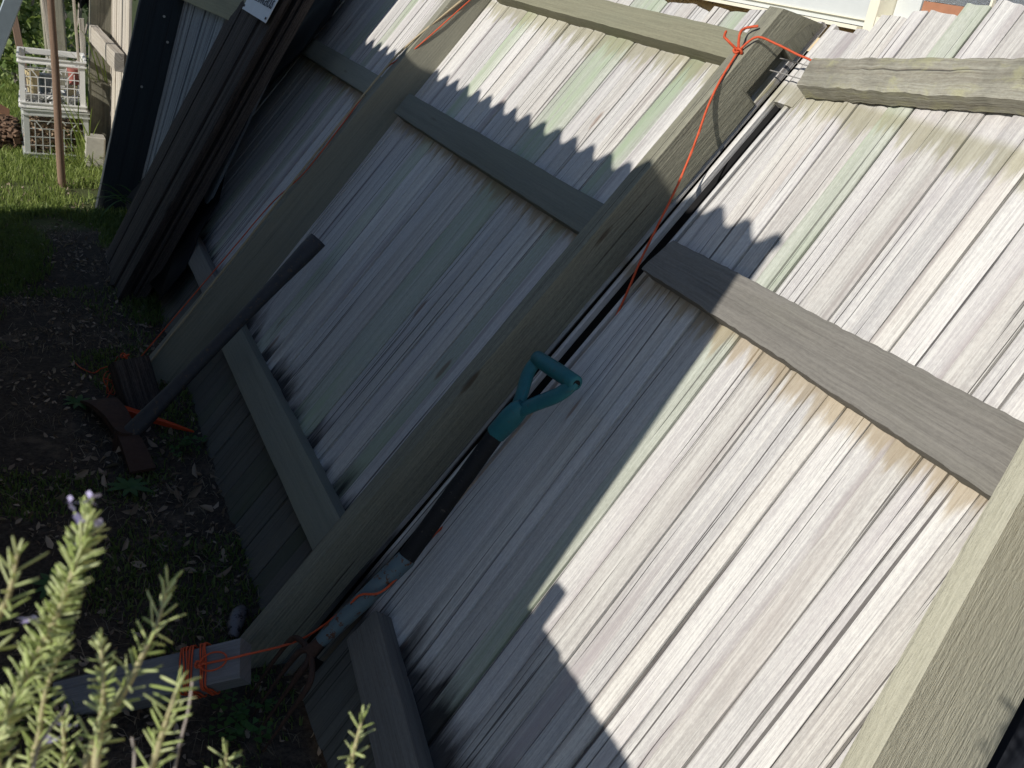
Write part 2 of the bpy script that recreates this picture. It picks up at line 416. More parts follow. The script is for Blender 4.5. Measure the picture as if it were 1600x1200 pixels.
FA = Frame(.455, 35.1, 1.05, 'near_fence_panel', label='nearest leaning panel of pale timber palings, half sunlit, with rough lichen-covered top beam', cat='fence')
mid_y = [1.455, 1.388, 1.352, 1.284, 1.231, 1.165, 1.094, 1.044, .999, .957, .904, .853, .802, .755, .700, .640, .590]
mt = ['pale_warm', 'pale', 'pale_warm', 'pale_green', 'pale', 'pale_warm', 'pale', 'pale', 'pale_warm', 'pale', 'pale', 'pale_warm', 'pale', 'pale', 'pale_warm', 'pale', 'pale']
palings(FA, mid_y, .03, lambda y: 1.82+.25*(1.52-y), mt, shear=.085, seed=100, nx=9, nv=18, amp=.0022)
plank(FA, 'paling', [(1.530, .03, .001), (1.359, .03, .001), (1.508, 1.80, .001), (1.545, 1.80, .001)], .015, M['pale'], nx=9, nv=18, amp=.002, seed=99)
# brown lower-layer boards seen through the wider seams
for sd, yc in enumerate(mid_y[1:-2]):
    plank(FA, 'lap_board', [(yc+.019-.095, .05, -.017), (yc-.019-.095, .05, -.017), (yc-.019+.05, 1.75, -.017), (yc+.019+.05, 1.75, -.017)], .012, M['under'], seed=sd)
# mid rail, top beam, low rail
plank(FA, 'rail', [(1.515, 1.163, .045), (1.497, 1.243, .045), (.64, 1.262, .045), (.64, 1.158, .045)], .042, M['rail'], nx=8, nv=60, jag=.0011, rough=.0005, seed=31)
plank(FA, 'rail', [(1.515, 1.624, .047), (1.53, 1.689, .047), (.50, 1.905, .047), (.50, 1.795, .047)], .040, M['beam'], nx=10, nv=70, jag=.002, rough=.0032, amp=.0025, seed=33, label='rough hewn top beam with yellow-green lichen')
plank(FA, 'rail', [(1.462, .212, .047), (1.452, .300, .047), (.62, .165, .047), (.62, .075, .047)], .045, M['rail'], nx=6, nv=20, seed=34, label='dark low rail')
# near post: turned a little so that its broad side shows
def hull(F, name, front, back, mat, parent=None, nv=14, seed=0, rough=.0008, **kw):
    """front/back: [(y_far,w),(y_near,w)] at bottom and top with u"""
    (u0, f0), (u1, f1) = front; (_, b0), (_, b1) = back
    V = []; GR = []; FC = []
    rn = random.Random(seed); ph = rn.uniform(0, 90)
    for j in range(nv+1):
        v = j/nv
        q = [Vector((a[0], 0, a[1])).lerp(Vector((b[0], 0, b[1])), v) for a, b in zip(f0+b0[::-1], f1+b1[::-1])]
        loop = []
        n = 4
        for i in range(4):
            p, r2 = q[i], q[(i+1) % 4]
            for k in range(n):
                s = k/n
                loop.append((p.lerp(r2, s), i, s, (r2-p).length, k))
        acc = 0
        for idx, (p, i, s, L_, k) in enumerate(loop):
            a = sum((q[(t+1) % 4]-q[t]).length for t in range(i))+s*L_
            nn = noise.noise((ph+a*25, v*(u1-u0)*3, 1))*rough*2+noise.noise((ph+a*20, v*(u1-u0)*25, 5))*rough
            cx = sum((t.x for t in q))/4; cz = sum((t.z for t in q))/4
            d = Vector((p.x-cx, 0, p.z-cz)); d.normalize()
            if k == 0: p = p-d*.002
            uu = (u0+(u1-u0)*v)
            if j == nv: uu += u1*0 + kw.get('slope', 0)*(p.z-q[0].z)
            pp = p+d*nn
            V.append(F.L(pp.x, uu, pp.z)); GR.append((a, v*(u1-u0), 0)); FC.append((pp.x, uu, pp.z))
    kw.pop('slope', None)
    r_ = 16
    Fs = [(j*r_+i, j*r_+(i+1) % r_, (j+1)*r_+(i+1) % r_, (j+1)*r_+i) for j in range(nv) for i in range(r_)]
    Fs += [tuple(range(r_)), tuple(range(nv*r_, (nv+1)*r_))]
    return mesh(name, V, Fs, mat, parent or F.e, {'fc': ('FLOAT_VECTOR', FC), 'gr': ('FLOAT_VECTOR', GR)}, smooth=35, **kw)
hull(FA, 'post', [(-.05, [(.352, .10), (.316, .10)]), (1.75, [(.772, .10), (.738, .10)])],
     [(-.05, [(.352, -.10), (.286, -.10)]), (1.75, [(.772, -.10), (.706, -.10)])], M['post'], nv=30, seed=5, rough=.0011)

M['navy'] = plain('navy_black_board', (.012, .014, .02), .8)  # for boards added to darken the gap beyond the near post
tag_ = plank(FA, 'dark_corner_board', [(.52, .55, -.16), (.30, .55, -.16), (.42, 1.25, -.16), (.60, 1.25, -.16)], .02, M['navy'], nx=4, nv=6, seed=91)
plank(FA, 'dark_corner_board', [(.29, .5, -.15), (.12, .5, -.15), (.24, 1.25, -.15), (.41, 1.25, -.15)], .02, M['navy'], nx=4, nv=6, seed=92)
# ------------------------------------------------------------------ fence, middle part with two posts
FB = Frame(.455, 35.1, 2.9, 'main_leaning_fence', label='long leaning stretch of grey paling fence with two deep olive posts, tied back by cords', cat='fence')
by = [3.105, 3.068, 2.985, 2.901, 2.831, 2.758, 2.690, 2.626, 2.556, 2.485, 2.409, 2.346, 2.283, 2.200, 2.135, 2.077, 2.010, 1.946, 1.880, 1.822, 1.755, 1.688, 1.640]
bm_ = ['pale', 'pale', 'pale', 'pale', 'pale_green', 'pale', 'pale_warm', 'pale', 'pale', 'pale_warm', 'pale_warm', 'pale_green', 'pale_green', 'pale', 'pale_warm', 'pale', 'pale_warm', 'pale_green', 'pale', 'pale', 'pale', 'pale']
palings(FB, by, -.03, lambda y: 1.80 if y < 1.9 else 1.78, bm_, seed=200, nx=6, nv=14)
b3 = [5.25, 5.17, 5.09, 5.01, 4.93, 4.85, 4.77, 4.69, 4.60, 4.52, 4.43, 4.35, 4.27, 4.19, 4.11, 4.045, 3.97, 3.892, 3.83, 3.742, 3.67, 3.60, 3.503, 3.43, 3.36, 3.29, 3.22, 3.15, 3.11]
palings(FB, b3, -.03, lambda y: 1.78, ['pale']*11+['pale', 'pale', 'pale', 'pale', 'pale', 'pale_green', 'pale', 'pale', 'pale_green', 'pale', 'pale', 'pale_warm', 'pale', 'pale', 'pale', 'pale', 'pale_green'], seed=260, nx=5, nv=10)
plank(FB, 'paling', [(1.612, 0, 0), (1.600, 0, 0), (1.602, 1.80, 0), (1.618, 1.80, 0)], .015, M['pale'], nx=3, nv=12, seed=71)
plank(FB, 'paling', [(1.560, .1, .0), (1.550, .1, .0), (1.551, 1.63, .0), (1.562, 1.63, .0)], .03, M['pale'], nx=3, nv=12, seed=72)
plank(FB, 'paling', [(1.592, 1.60, .004), (1.535, 1.60, .004), (1.525, 1.785, .004), (1.598, 1.785, .004)], .02, M['pale'], nx=7, nv=8, seed=73, label='short broken paling beside the post top')
plank(FB, 'dark_gap_board', [(1.74, .02, -.05), (1.43, .02, -.05), (1.43, 1.76, -.05), (1.74, 1.76, -.05)], .02, M['blackhole'], nx=3, nv=4, seed=74)  # near-black board added to darken the gap beside the post
for (ub, ut, m_, k) in ((1.155, 1.235, 'rail_mid', 41), (1.643, 1.712, 'rail_green', 42)):
    plank(FB, 'rail', [(3.04, ub, .045), (3.04, ut, .045), (1.70, ut, .045), (1.70, ub, .045)], .045, M[m_], nx=6, nv=40, jag=.0006, rough=.0005, seed=k)
    plank(FB, 'rail', [(5.2, ub, .045), (5.2, ut, .045), (3.14, ut, .045), (3.14, ub, .045)], .045, M[m_], nx=5, nv=20, jag=.0006, seed=k+5)
plank(FB, 'rail', [(3.0, .213, .045), (3.0, .308, .045), (1.68, .32, .045), (1.68, .222, .045)], .047, M['rail_mid'], nx=6, nv=20, seed=43)
plank(FB, 'rail', [(4.36, .225, .045), (4.36, .305, .045), (3.14, .305, .045), (3.14, .235, .045)], .047, M['rail'], nx=6, nv=20, seed=44)
# the nearer of the two posts has a mortise hole near its top
p2 = hull(FB, 'post', [(-.12, [(1.684, .10), (1.642, .10)]), (1.745, [(1.684, .10), (1.639, .10)])],
     [(-.12, [(1.684, -.004), (1.640, -.004)]), (1.745, [(1.684, -.004), (1.638, -.004)])], M['post2'], nv=34, seed=8, slope=-.5)
cv, cf = boxgeo(FB.L(1.640, 1.642, .013), (.05, .115, .046)); cut = mesh('cutter', cv, cf, M['blackhole'], FB.e)
bpy.context.view_layer.update()
bo = p2.modifiers.new('b', 'BOOLEAN'); bo.object = cut; bo.operation = 'DIFFERENCE'; bo.solver = 'EXACT'
me = bpy.data.meshes.new_from_object(p2.evaluated_get(bpy.context.evaluated_depsgraph_get())); p2.modifiers.clear(); p2.data = me
bpy.data.objects.remove(cut)
for (u, dy) in ((1.683, 0), (1.652, .004)):
    Vn, Fn = tubegeo([FB.L(1.642, u, .024), FB.L(1.60, u-.001, .026), FB.L(1.56+dy, u-.003, .028), FB.L(1.520, u-.004, .030)], .0014, 6)
    mesh('nail', Vn, Fn, M['galv'], FB.e, smooth=50)
hull(FB, 'post', [(-.12, [(3.145, .135), (3.095, .135)]), (1.80, [(3.160, .10), (3.118, .10)])],
     [(-.12, [(3.15, -.004), (3.06, -.004)]), (1.80, [(3.17, -.004), (3.115, -.004)])], M['post_dark'], nv=20, seed=9)

# ------------------------------------------------------------------ steeper fence panel with dark post
FC_ = Frame(.49, 11.6, 4.7, 'steep_fence_panel', label='shaded blue-grey paling panel standing steeper, with a deep dark post at its left end', cat='fence')
ysd = [5.22, 5.14, 5.06, 4.98, 4.90, 4.82, 4.74, 4.66, 4.58, 4.50, 4.42, 4.34, 4.26, 4.18, 4.10, 4.02, 3.94]
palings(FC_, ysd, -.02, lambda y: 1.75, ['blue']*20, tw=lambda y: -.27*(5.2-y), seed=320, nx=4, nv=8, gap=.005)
plank(FC_, 'rail', [(5.18, 1.07, .04), (5.18, 1.20, .04), (4.13, 1.22, -.16), (4.13, 1.10, -.145)], .04, M['rail_green'], nx=5, nv=16, seed=51)
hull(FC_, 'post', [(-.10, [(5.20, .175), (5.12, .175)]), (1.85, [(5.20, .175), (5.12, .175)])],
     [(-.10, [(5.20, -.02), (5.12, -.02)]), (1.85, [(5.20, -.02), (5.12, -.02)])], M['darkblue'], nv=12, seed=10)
for (u, wv) in ((.10, .02), (.62, .09), (.86, .02), (.97, .06)):
    Vn, Fn = tubegeo([FC_.L(5.119, u, wv), FC_.L(5.112, u, wv)], .006, 8); mesh('screw_head', Vn, Fn, M['screw'], FC_.e, smooth=50)

# ------------------------------------------------------------------ old gate leaning in front
FG = Frame(.30, 25.5, 4.1, 'old_timber_gate', label='dark rotting timber gate leaf leaning against the fence, rusty latch on its thick edge', cat='gate')
gy = [4.43, 4.36, 4.28, 4.21, 4.13, 4.06, 3.99, 3.92, 3.86]
def gt(y): return 3.775+(y-3.86)*(4.54-3.775)/(4.43-3.86)+.0
for i in range(len(gy)-1):
    a, b = gy[i+1]+.003, gy[i]-.003
    lift = random.uniform(-.006, .008)
    plank(FG, 'board', [(b, random.uniform(-.01, .02), lift), (a, random.uniform(-.01, .02), lift), (gt(a), 1.62+random.uniform(-.02, .02), lift), (gt(b), 1.62, lift)], .018, M['dark'], nx=5, nv=10, amp=.003, seed=400+i)
for i, (a, b, w_) in enumerate(((4.40, 4.24, -.022), (4.22, 4.05, -.024), (4.04, 3.89, -.022), (4.41, 4.2, -.044), (4.18, 4.0, -.046), (3.98, 3.87, -.044))):
    plank(FG, 'back_board', [(a, 0., w_), (b, 0., w_), (gt(b), 1.6, w_), (gt(a), 1.6, w_)], .018, M['dark'], nx=4, nv=8, amp=.003, seed=420+i)
plank(FG, 'stile', [(3.93, .02, -.066), (3.862, .02, -.066), (3.78, 1.62, -.066), (3.85, 1.62, -.066)], .035, M['dark'], nx=3, nv=8, seed=431)
plank(FG, 'stile', [(4.42, .02, -.066), (4.34, .02, -.066), (4.34, 1.62, -.066), (4.42, 1.62, -.066)], .035, M['dark'], nx=3, nv=8, seed=432)
for u in (.25, 1.35): plank(FG, 'ledge', [(4.338, u, -.066), (4.338, u+.1, -.066), (3.932, u+.1, -.066), (3.932, u, -.066)], .03, M['dark'], nx=3, nv=8, seed=440)
# near-black sheet added to darken the gap between gate and fence
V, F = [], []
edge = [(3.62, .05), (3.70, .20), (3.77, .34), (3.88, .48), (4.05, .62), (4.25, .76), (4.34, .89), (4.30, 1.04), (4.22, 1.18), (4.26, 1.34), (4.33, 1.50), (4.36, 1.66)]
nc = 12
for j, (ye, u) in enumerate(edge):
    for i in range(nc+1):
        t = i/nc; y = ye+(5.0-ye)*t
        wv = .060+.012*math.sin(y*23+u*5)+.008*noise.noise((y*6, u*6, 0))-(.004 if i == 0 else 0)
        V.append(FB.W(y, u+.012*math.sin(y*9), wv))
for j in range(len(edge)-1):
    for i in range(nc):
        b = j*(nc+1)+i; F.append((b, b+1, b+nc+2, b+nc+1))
M['sheetblack'] = plain('near_black_sheet', (.006, .006, .007), .75)
o = mesh('dark_gap_sheet', V, F, M['sheetblack'], smooth=80, label='near-black sheet added to darken the gap between the old gate and the fence', cat='plastic sheet')
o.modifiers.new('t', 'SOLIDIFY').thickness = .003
# latch: plate, bolt, staple
lt = empty('latch', FG.m); lt.parent = FG.e; lt.matrix_parent_inverse = FG.e.matrix_world.inverted()
Vn, Fn = boxgeo(FG.L(3.856, .90, -.04), (.004, .10, .035)); mesh('plate', Vn, Fn, M['iron'], lt)
Vn, Fn = tubegeo(smoothpath([FG.L(3.852, .86, -.04), FG.L(3.835, .875, -.035), FG.L(3.835, .915, -.035), FG.L(3.852, .93, -.04)]), .004, 6); mesh('staple', Vn, Fn, M['iron'], lt, smooth=50)
Vn, Fn = tubegeo([FG.L(3.845, .83, -.05), FG.L(3.843, .95, -.05)], .006, 8); mesh('bolt', Vn, Fn, M['iron'], lt, smooth=50)
# sign screwed to the gate boards
sg = Frame(.30, 25.5, 4.02, 'warning_sign', label='small white rectangular warning sign with dark lettering fixed to the old gate', cat='sign')
A_, B_ = (4.235, 1.240), (3.800, 1.240)
ysg0, ysg1 = 4.235, 3.79
plate = plank(sg, 'plate', [(ysg0, 1.235, .016), (ysg1, 1.235, .016), (ysg1, 1.46, .016), (ysg0, 1.46, .016)], .003, M['signwhite'], nx=2, nv=2, amp=0, wob=0, seed=3)
def text(F, s, y, u, w, size, mat, parent, wid):
    c = bpy.data.curves.new('lettering', 'FONT'); c.body = s; c.size = size; c.extrude = .0004; c.align_x = 'CENTER'
    o = bpy.data.objects.new('lettering', c); col.objects.link(o)
    dg = bpy.context.evaluated_depsgraph_get(); me = bpy.data.meshes.new_from_object(o.evaluated_get(dg)); bpy.data.objects.remove(o)
    xsz = max(v.co.x for v in me.vertices)-min(v.co.x for v in me.vertices)
    for v in me.vertices: v.co.x *= wid/xsz
    me.materials.clear(); me.materials.append(mat)
    o = bpy.data.objects.new('lettering', me); col.objects.link(o); o.parent = parent; o.location = F.L(y, u, w)
    o['kind'] = 'stuff'; return o
text(sg, 'CAN BE DANGEROUS', 4.01, 1.288, .0168, .052, M['ink'], sg.e, .40)
text(sg, 'KEEP CLEAR', 4.01, 1.350, .0168, .056, M['ink'], sg.e, .34)
for (y, u) in ((4.215, 1.25), (3.81, 1.25)):
    Vn, Fn = tubegeo([sg.L(y, u, .0165), sg.L(y, u, .020)], .005, 8); mesh('screw_head', Vn, Fn, M['iron'], sg.e, smooth=50)

# ------------------------------------------------------------------ sunlit far fence
FD = Frame(.46, 1.5, 5.8, 'far_upright_fence', label='upright sunlit paling fence beyond the dark post with grey post and short rail', cat='fence')
yd = [6.34, 6.26, 6.18, 6.10, 6.02, 5.94, 5.86, 5.78, 5.70, 5.62, 5.54, 5.46, 5.38, 5.30]
palings(FD, yd, .0, lambda y: 1.7, ['farwood']*20, seed=500, nx=4, nv=6, gap=.008)
hull(FD, 'post', [(-.1, [(6.42, .11), (6.28, .11)]), (1.8, [(6.42, .11), (6.28, .11)])],
     [(-.1, [(6.42, -.04), (6.28, -.04)]), (1.8, [(6.42, -.04), (6.28, -.04)])], M['farpost'], nv=8, seed=11)
plank(FD, 'rail', [(6.30, .655, .118), (6.30, .745, .118), (5.30, .745, .06), (5.30, .655, .06)], .045, M['farwood'], nx=4, nv=14, jag=.001, seed=52)
o = wboard('concrete_block', (.36, 6.02, -.02), (.37, 6.03, .17), (0, 1, 0), (1, 0, 0), .16, .10, M['concrete'], label='pale concrete block at the foot of the far fence', cat='block')
wboard('garden_stick', (.33, 6.12, -.02), (.265, 6.2, 1.2), (0, 1, 0), (1, 0, 0), .018, .014, M['farwood'], label='thin pale split stick leaning on the far fence post', cat='stick')
# brown garden stake standing in the sunlit grass
Vn, Fn = tubegeo(smoothpath([(.175, 5.52, -.05), (.165, 5.52, .3), (.16, 5.52, .6), (.148, 5.53, .95), (.135, 5.53, 1.4)]), [.021]*9+[.0195]*9+[.018]*9+[.017]*6, 10)
def addgr(o):
    me = o.data; n = len(me.vertices); c = np.empty(n*3, np.float32); me.vertices.foreach_get('co', c); c = c.reshape(-1, 3)
    g = np.stack([c[:, 0]+c[:, 1], c[:, 2], np.zeros(n)], 1).astype(np.float32)
    for k in ('gr', 'fc'):
        a = me.attributes.new(k, 'FLOAT_VECTOR', 'POINT'); a.data.foreach_set('vector', g.ravel())
    return o
addgr(mesh('garden_stake', Vn, Fn, M['brownpole'], smooth=60, label='tall brown round stake standing in sunlit grass in front of the crates', cat='stake'))

# ------------------------------------------------------------------ crates
def crate(x, y, z, rz, matk, label, tgt='crate'):
    W_, D_, H_ = .335, .33, .275
    e = empty('milk_crate', T(x, y, z, rz), label=label, cat='crate', group='stacked plastic crates by the far fence')
    m_ = M[matk]
    V, F = [], []
    for sx in (-1, 1):
        for sy in (-1, 1):
            V, F = [], []
            boxgeo((sx*(W_/2-.014), sy*(D_/2-.003), H_/2), (.028, .006, H_), V=V, F=F)
            boxgeo((sx*(W_/2-.003), sy*(D_/2-.022), H_/2), (.0062, .032, H_*.998), V=V, F=F)
            mesh('corner_post', V, F, m_, e)
    for zz_, hs_ in (((H_-.030, .007), (H_-.003, .007)), ((.004, .008), (.028, .007))):
      V, F = [], []
      for z0, h in (zz_, hs_):
        for s in (-1, 1):
            boxgeo((0, s*(D_/2+.004), z0), (W_+.016, .010, h), V=V, F=F); boxgeo((s*(W_/2+.004), 0, z0), (.010, D_-.002, h), V=V, F=F)
      zc = (zz_[0]+hs_[0])/2
      for s in (-1, 1):
        boxgeo((0, s*(D_/2-.001), zc), (W_-.06, .006, .026), V=V, F=F); boxgeo((s*(W_/2-.001), 0, zc), (.006, D_-.06, .026), V=V, F=F)
      mesh('rim', V, F, m_, e)
    for si, (ax, s) in enumerate((('x', -1), ('x', 1), ('y', -1), ('y', 1))):
        V, F = [], []
        Lh = (W_ if ax == 'x' else D_)-.06
        def bar(c, sz, rot=None):
            if ax == 'x': boxgeo((c[0], s*(D_/2-.003), c[1]), (sz[0], .005, sz[1]), rot, V, F)
            else: boxgeo((s*(W_/2-.003), c[0], c[1]), (.005, sz[0], sz[1]), None, V, F)
        for zz in (.075, .122, .169): bar((0, zz), (Lh, .0042))
        for k in range(-3, 4): bar((k*Lh/7.4, .10), (.0044, .145 if abs(k) < 3 else .2))
        bar((0, .212), (Lh, .004))
        if ax == 'x':
            for q in (-1, 1):
                rot = Matrix.Rotation(q*R(38), 3, 'Y'); boxgeo((q*Lh*.33, s*(D_/2-.003), .19), (.005, .0048, .06), rot, V, F)
                rot = Matrix.Rotation(-q*R(38), 3, 'Y'); boxgeo((q*Lh*.12, s*(D_/2-.003), .215), (.005, .0048, .05), rot, V, F)
        mesh('side_lattice', V, F, m_, e)
    V, F = [], []
    for k in range(-4, 5):
        boxgeo((k*.034, 0, .006), (.006, D_-.02, .005), V=V, F=F); boxgeo((0, k*.034, .0062), (W_-.02, .006, .005), V=V, F=F)
    mesh('floor_grid', V, F, m_, e)
    return e
crate(.168, 6.27, .005, R(2), 'crate2', 'duller grey plastic crate, bottom of the stack, half filled with wood chips')
crate(.163, 6.275, .287, R(-1), 'crate', 'pale grey plastic crate, top of the stack, holding scraps and small pots')
def chips(name, n, box, s, mat, **kw):
    V, F = [], []
    for _ in range(n):
        c = (random.uniform(box[0], box[1]), random.uniform(box[2], box[3]), random.uniform(box[4], box[5]))
        rot = Matrix.Rotation(random.uniform(0, 6), 3, 'Z') @ Matrix.Rotation(random.uniform(0, 6), 3, 'X')
        boxgeo(c, (s*random.uniform(.5, 1.6), s*random.uniform(.3, .8), s*random.uniform(.15, .4)), rot, V, F)
    return mesh(name, V, F, mat, **kw)
chips('wood_chips', 700, (.02, .31, 6.12, 6.42, .03, .20), .03, M['chips'], kind='stuff', label='wood chips heaped in the lower crate', cat='wood chips')
chips('paper_scraps', 160, (.02, .31, 6.13, 6.41, .305, .35), .035, M['paper'], kind='stuff', label='pale scraps lying in the bottom of the upper crate', cat='scraps')
def pot(x, y, z, r, h, mk, label, name='plant_pot'):
    P = [(x, y, z), (x, y, z+h*.8), (x, y, z+h*.801), (x, y, z+h)]
    V, F = tubegeo(P, [r*.72, r*.93, r*1.05, r*1.07], 16, upv=(0, 1, 0))
    return mesh(name, V, F, M[mk], smooth=40, label=label, cat='pot')
pot(.06, 6.2, .35, .035, .13, 'yellow', 'tan upright pot at the left inside the upper crate')
pot(.125, 6.28, .35, .04, .10, 'bluegrey', 'grey pot in the middle of the upper crate')
pot(.275, 6.2, .42, .035, .09, 'redp', 'small red cup near the top right of the upper crate')
pot(.26, 6.24, .33, .03, .07, 'yellow', 'small yellow tub low at the right inside the upper crate')
chips('mulch_heap', 900, (-.25, -.03, 6.25, 6.75, 0, .10), .04, M['mulch'], kind='stuff', label='heap of brown bark and mulch left of the crates', cat='mulch')
V, F = [], []
P = [(-.42+.035*k, 6.78+.01*math.sin(k), .10+.05*math.sin(k*.35)) for k in range(11)]
for k, p in enumerate(P): V += [p, (p[0], p[1]+.12, p[2]+.03), (p[0], p[1]+.12, p[2]+.022), (p[0], p[1], p[2]-.008)]
for k in range(10):
    for i in range(4): F.append((k*4+i, k*4+(i+1) % 4, k*4+4+(i+1) % 4, k*4+4+i))
F += [(0, 1, 2, 3), (40, 41, 42, 43)]
mesh('rusty_sheet', V, F, M['terra'], smooth=30, label='rust-orange curved sheet lying on the mulch heap', cat='metal sheet')

# ------------------------------------------------------------------ things beyond the crates
def leafcloud(name, pts, size, mat, elong=1.6, parent=None, curl=.25, jitter=1., up=.3, **kw):
    n = len(pts); rg = np.random.default_rng(abs(hash(name)) % 1000 if False else 5+n)
    pts = np.asarray(pts)
    d = rg.normal(size=(n, 3)); d[:, 2] = d[:, 2]*.7+up; d /= np.linalg.norm(d, axis=1)[:, None]
    s = np.cross(d, rg.normal(size=(n, 3))); s /= np.linalg.norm(s, axis=1)[:, None]
    nn = np.cross(d, s)
    L_ = size*rg.uniform(.6, 1.3, n)[:, None]; w_ = L_/elong/2
    p0 = pts; p1 = pts+d*L_*.35+s*w_+nn*L_*curl*.2; p2 = pts+d*L_-nn*L_*curl*.3; p3 = pts+d*L_*.35-s*w_+nn*L_*curl*.2
    p4 = pts+d*L_*.75+s*w_*.7; p5 = pts+d*L_*.75-s*w_*.7; pm = pts+d*L_*.5-nn*L_*curl*.1
    V = np.stack([p0, p1, p4, p2, p5, p3, pm], 1).reshape(-1, 3)
    b = (np.arange(n)*7)[:, None]
    F = np.concatenate([b+np.array([[0, 1, 6, 6]])[:, :3], ], 0)
    tri = np.concatenate([b+np.array([a]) for a in ((0, 1, 6), (1, 2, 6), (2, 3, 6), (3, 4, 6), (4, 5, 6), (5, 0, 6))], 0)
    lv = np.repeat(rg.uniform(0, 1, n), 7)
    return fastmesh(name, V, tri, mat, parent, lv, **kw)
def fastmesh(name, V, tri, mat, parent=None, lv=None, **kw):
    me = bpy.data.meshes.new(name); V = np.asarray(V, np.float32); tri = np.asarray(tri, np.int32); k = tri.shape[1]
    me.vertices.add(len(V)); me.vertices.foreach_set('co', V.ravel())
    me.loops.add(tri.size); me.loops.foreach_set('vertex_index', tri.ravel())
    me.polygons.add(len(tri)); me.polygons.foreach_set('loop_start', np.arange(0, tri.size, k, dtype=np.int32))
    me.update(calc_edges=True); me.validate()
    if lv is not None:
        a = me.attributes.new('lv', 'FLOAT', 'POINT'); a.data.foreach_set('value', np.asarray(lv, np.float32))
    me.materials.append(mat)
    o = bpy.data.objects.new(name, me); col.objects.link(o)
    if parent is not None:
        o.parent = parent; o.matrix_parent_inverse = parent.matrix_world.inverted()
    return props(o, **kw)
def shrub(x, y, rx, ry, h, n, size, mk, label, cat, name='leafy_shrub', stems=5, z0=.1):
    e = empty(name, T(x, y, 0), label=label, cat=cat)
    V, F = [], []
    for k in range(stems):
        a = 6.28*k/stems; tubegeo(smoothpath([(x, y, -.05), (x+.3*rx*math.cos(a), y+.3*ry*math.sin(a), h*.4), (x+.6*rx*math.cos(a+.4), y+.6*ry*math.sin(a+.4), h*.85)]), .012, 6, V=V, F=F)
    wmesh('stem', V, F, M['twig'], e)
    cl = [(random.uniform(-1, 1)*rx*.8, random.uniform(-1, 1)*ry*.8, random.uniform(z0+.1, h)) for _ in range(26)]
    pts = []
    for _ in range(n):
        c = random.choice(cl); r = .22*max(rx, .35)
        pts.append((x+c[0]+random.gauss(0, r), y+c[1]+random.gauss(0, r), max(.03, c[2]+random.gauss(0, r*.8))))
    leafcloud('foliage', pts, size, M[mk], 1.7, e, kind='stuff')
    return e
shrub(-.02, 8.3, .45, .4, 1.7, 5200, .065, 'broad', 'broad-leaved green shrub behind the crates at the upper left', 'shrub')
shrub(.45, 9.6, .7, .5, 2.2, 3500, .10, 'broad', 'taller leafy shrub behind the far posts', 'shrub')
shrub(-1.3, 9.9, .8, .5, 2.4, 3500, .10, 'broad', 'dark leafy shrub at the back of the lawn', 'shrub')
# leaning pole, split post, black cloth, steel brace
wboard('leaning_branch', (.05, 7.3, .1), (-.10, 7.7, 1.15), (1, 0, 0), (0, -1, 0), .045, .045, M['brownpole'], label='brown stick leaning into the shrub behind the crates', cat='stick')
wboard('old_post', (.24, 6.95, -.05), (.165, 7.05, 1.3), (1, 0, 0), (0, -1, 0), .13, .10, M['farpost'], nv=10, label='weathered grey-brown post right behind the crates', cat='post')
wboard('split_batten', (.20, 6.78, .25), (.105, 6.9, 1.2), (1, 0, 0), (0, -1, 0), .025, .03, M['farwood'], label='pale split batten leaning on the weathered post', cat='batten')
V, F = [], []
for k in range(9):
    xx = .31+.015*k; zz = .03*math.sin(k*1.9)
    V += [(xx, 6.75+zz, 1.25), (xx+.01, 6.75+zz*1.4, .80+.02*math.sin(k*2.2))]
for k in range(8): F.append((2*k, 2*k+2, 2*k+3, 2*k+1))
o = mesh('black_cloth', V, F, M['blackfab'], smooth=80, label='black pleated cloth hanging beside the far fence post', cat='cloth')
sm = o.modifiers.new('s', 'SOLIDIFY'); sm.thickness = .006
wboard('picket', (.345, 6.5, .52), (.335, 6.5, .75), (1, 0, 0), (0, -1, 0), .03, .02, M['farwood'], label='short pale picket behind the stick by the far post', cat='picket')
wboard('steel_brace', (-.235, 6.2, .28), (.2, 6.2, 1.4), (1, 0, 0), (0, -1, 0), .085, .05, M['bluegrey'], label='blue-grey painted steel brace crossing the top left corner', cat='brace')

# ------------------------------------------------------------------ strappy plants at the far post
def straps(name, x, y, z, n, ln, wd, mk, spread, label, cat, aim=None):
    e_pts, tri, lv = [], [], []
    for k in range(n):
        a = random.uniform(0, 6.28) if aim is None else random.gauss(aim, .9); L_ = ln*random.uniform(.6, 1.1); sp = spread*random.uniform(.5, 1.1)
        side = Vector((-math.sin(a), math.cos(a), 0)); b = len(e_pts); c = random.random()
        N = 8; bx, by_ = x+random.gauss(0, .03), y+random.gauss(0, .03)
        for j in range(N+1):
            t = j/N; r = sp*L_*t; zz = z+L_*(t*.95-.75*t*t*sp*1.3); q = wd*(1-t)**.6*.5+.0004
            p = Vector((bx+r*math.cos(a), by_+r*math.sin(a), max(zz, .005)))
            e_pts += [p-side*q, p+side*q]; lv += [c, c]
        for j in range(N): tri.append((b+2*j, b+2*j+1, b+2*j+3, b+2*j+2))
    return fastmesh(name, [tuple(p) for p in e_pts], tri, M[mk], lv=lv, label=label, cat=cat)
straps('strappy_plant', .33, 6.1, 0., 26, .62, .010, 'grass', .55, 'strap-leaved plant with arching blades at the foot of the far post', 'plant', aim=3.6)
straps('strappy_plant', .40, 6.2, .45, 9, .5, .009, 'grass', .7, 'thin arching blades poking out beside the short rail end', 'plant', aim=3.3)
straps('grass_tuft', .30, 5.95, 0., 40, .26, .006, 'grass', .7, 'dense grass tuft in front of the concrete block', 'grass tuft')
straps('grass_tuft', .18, 6.03, 0., 30, .20, .006, 'grass', .8, 'grass tuft against the lower crate', 'grass tuft')
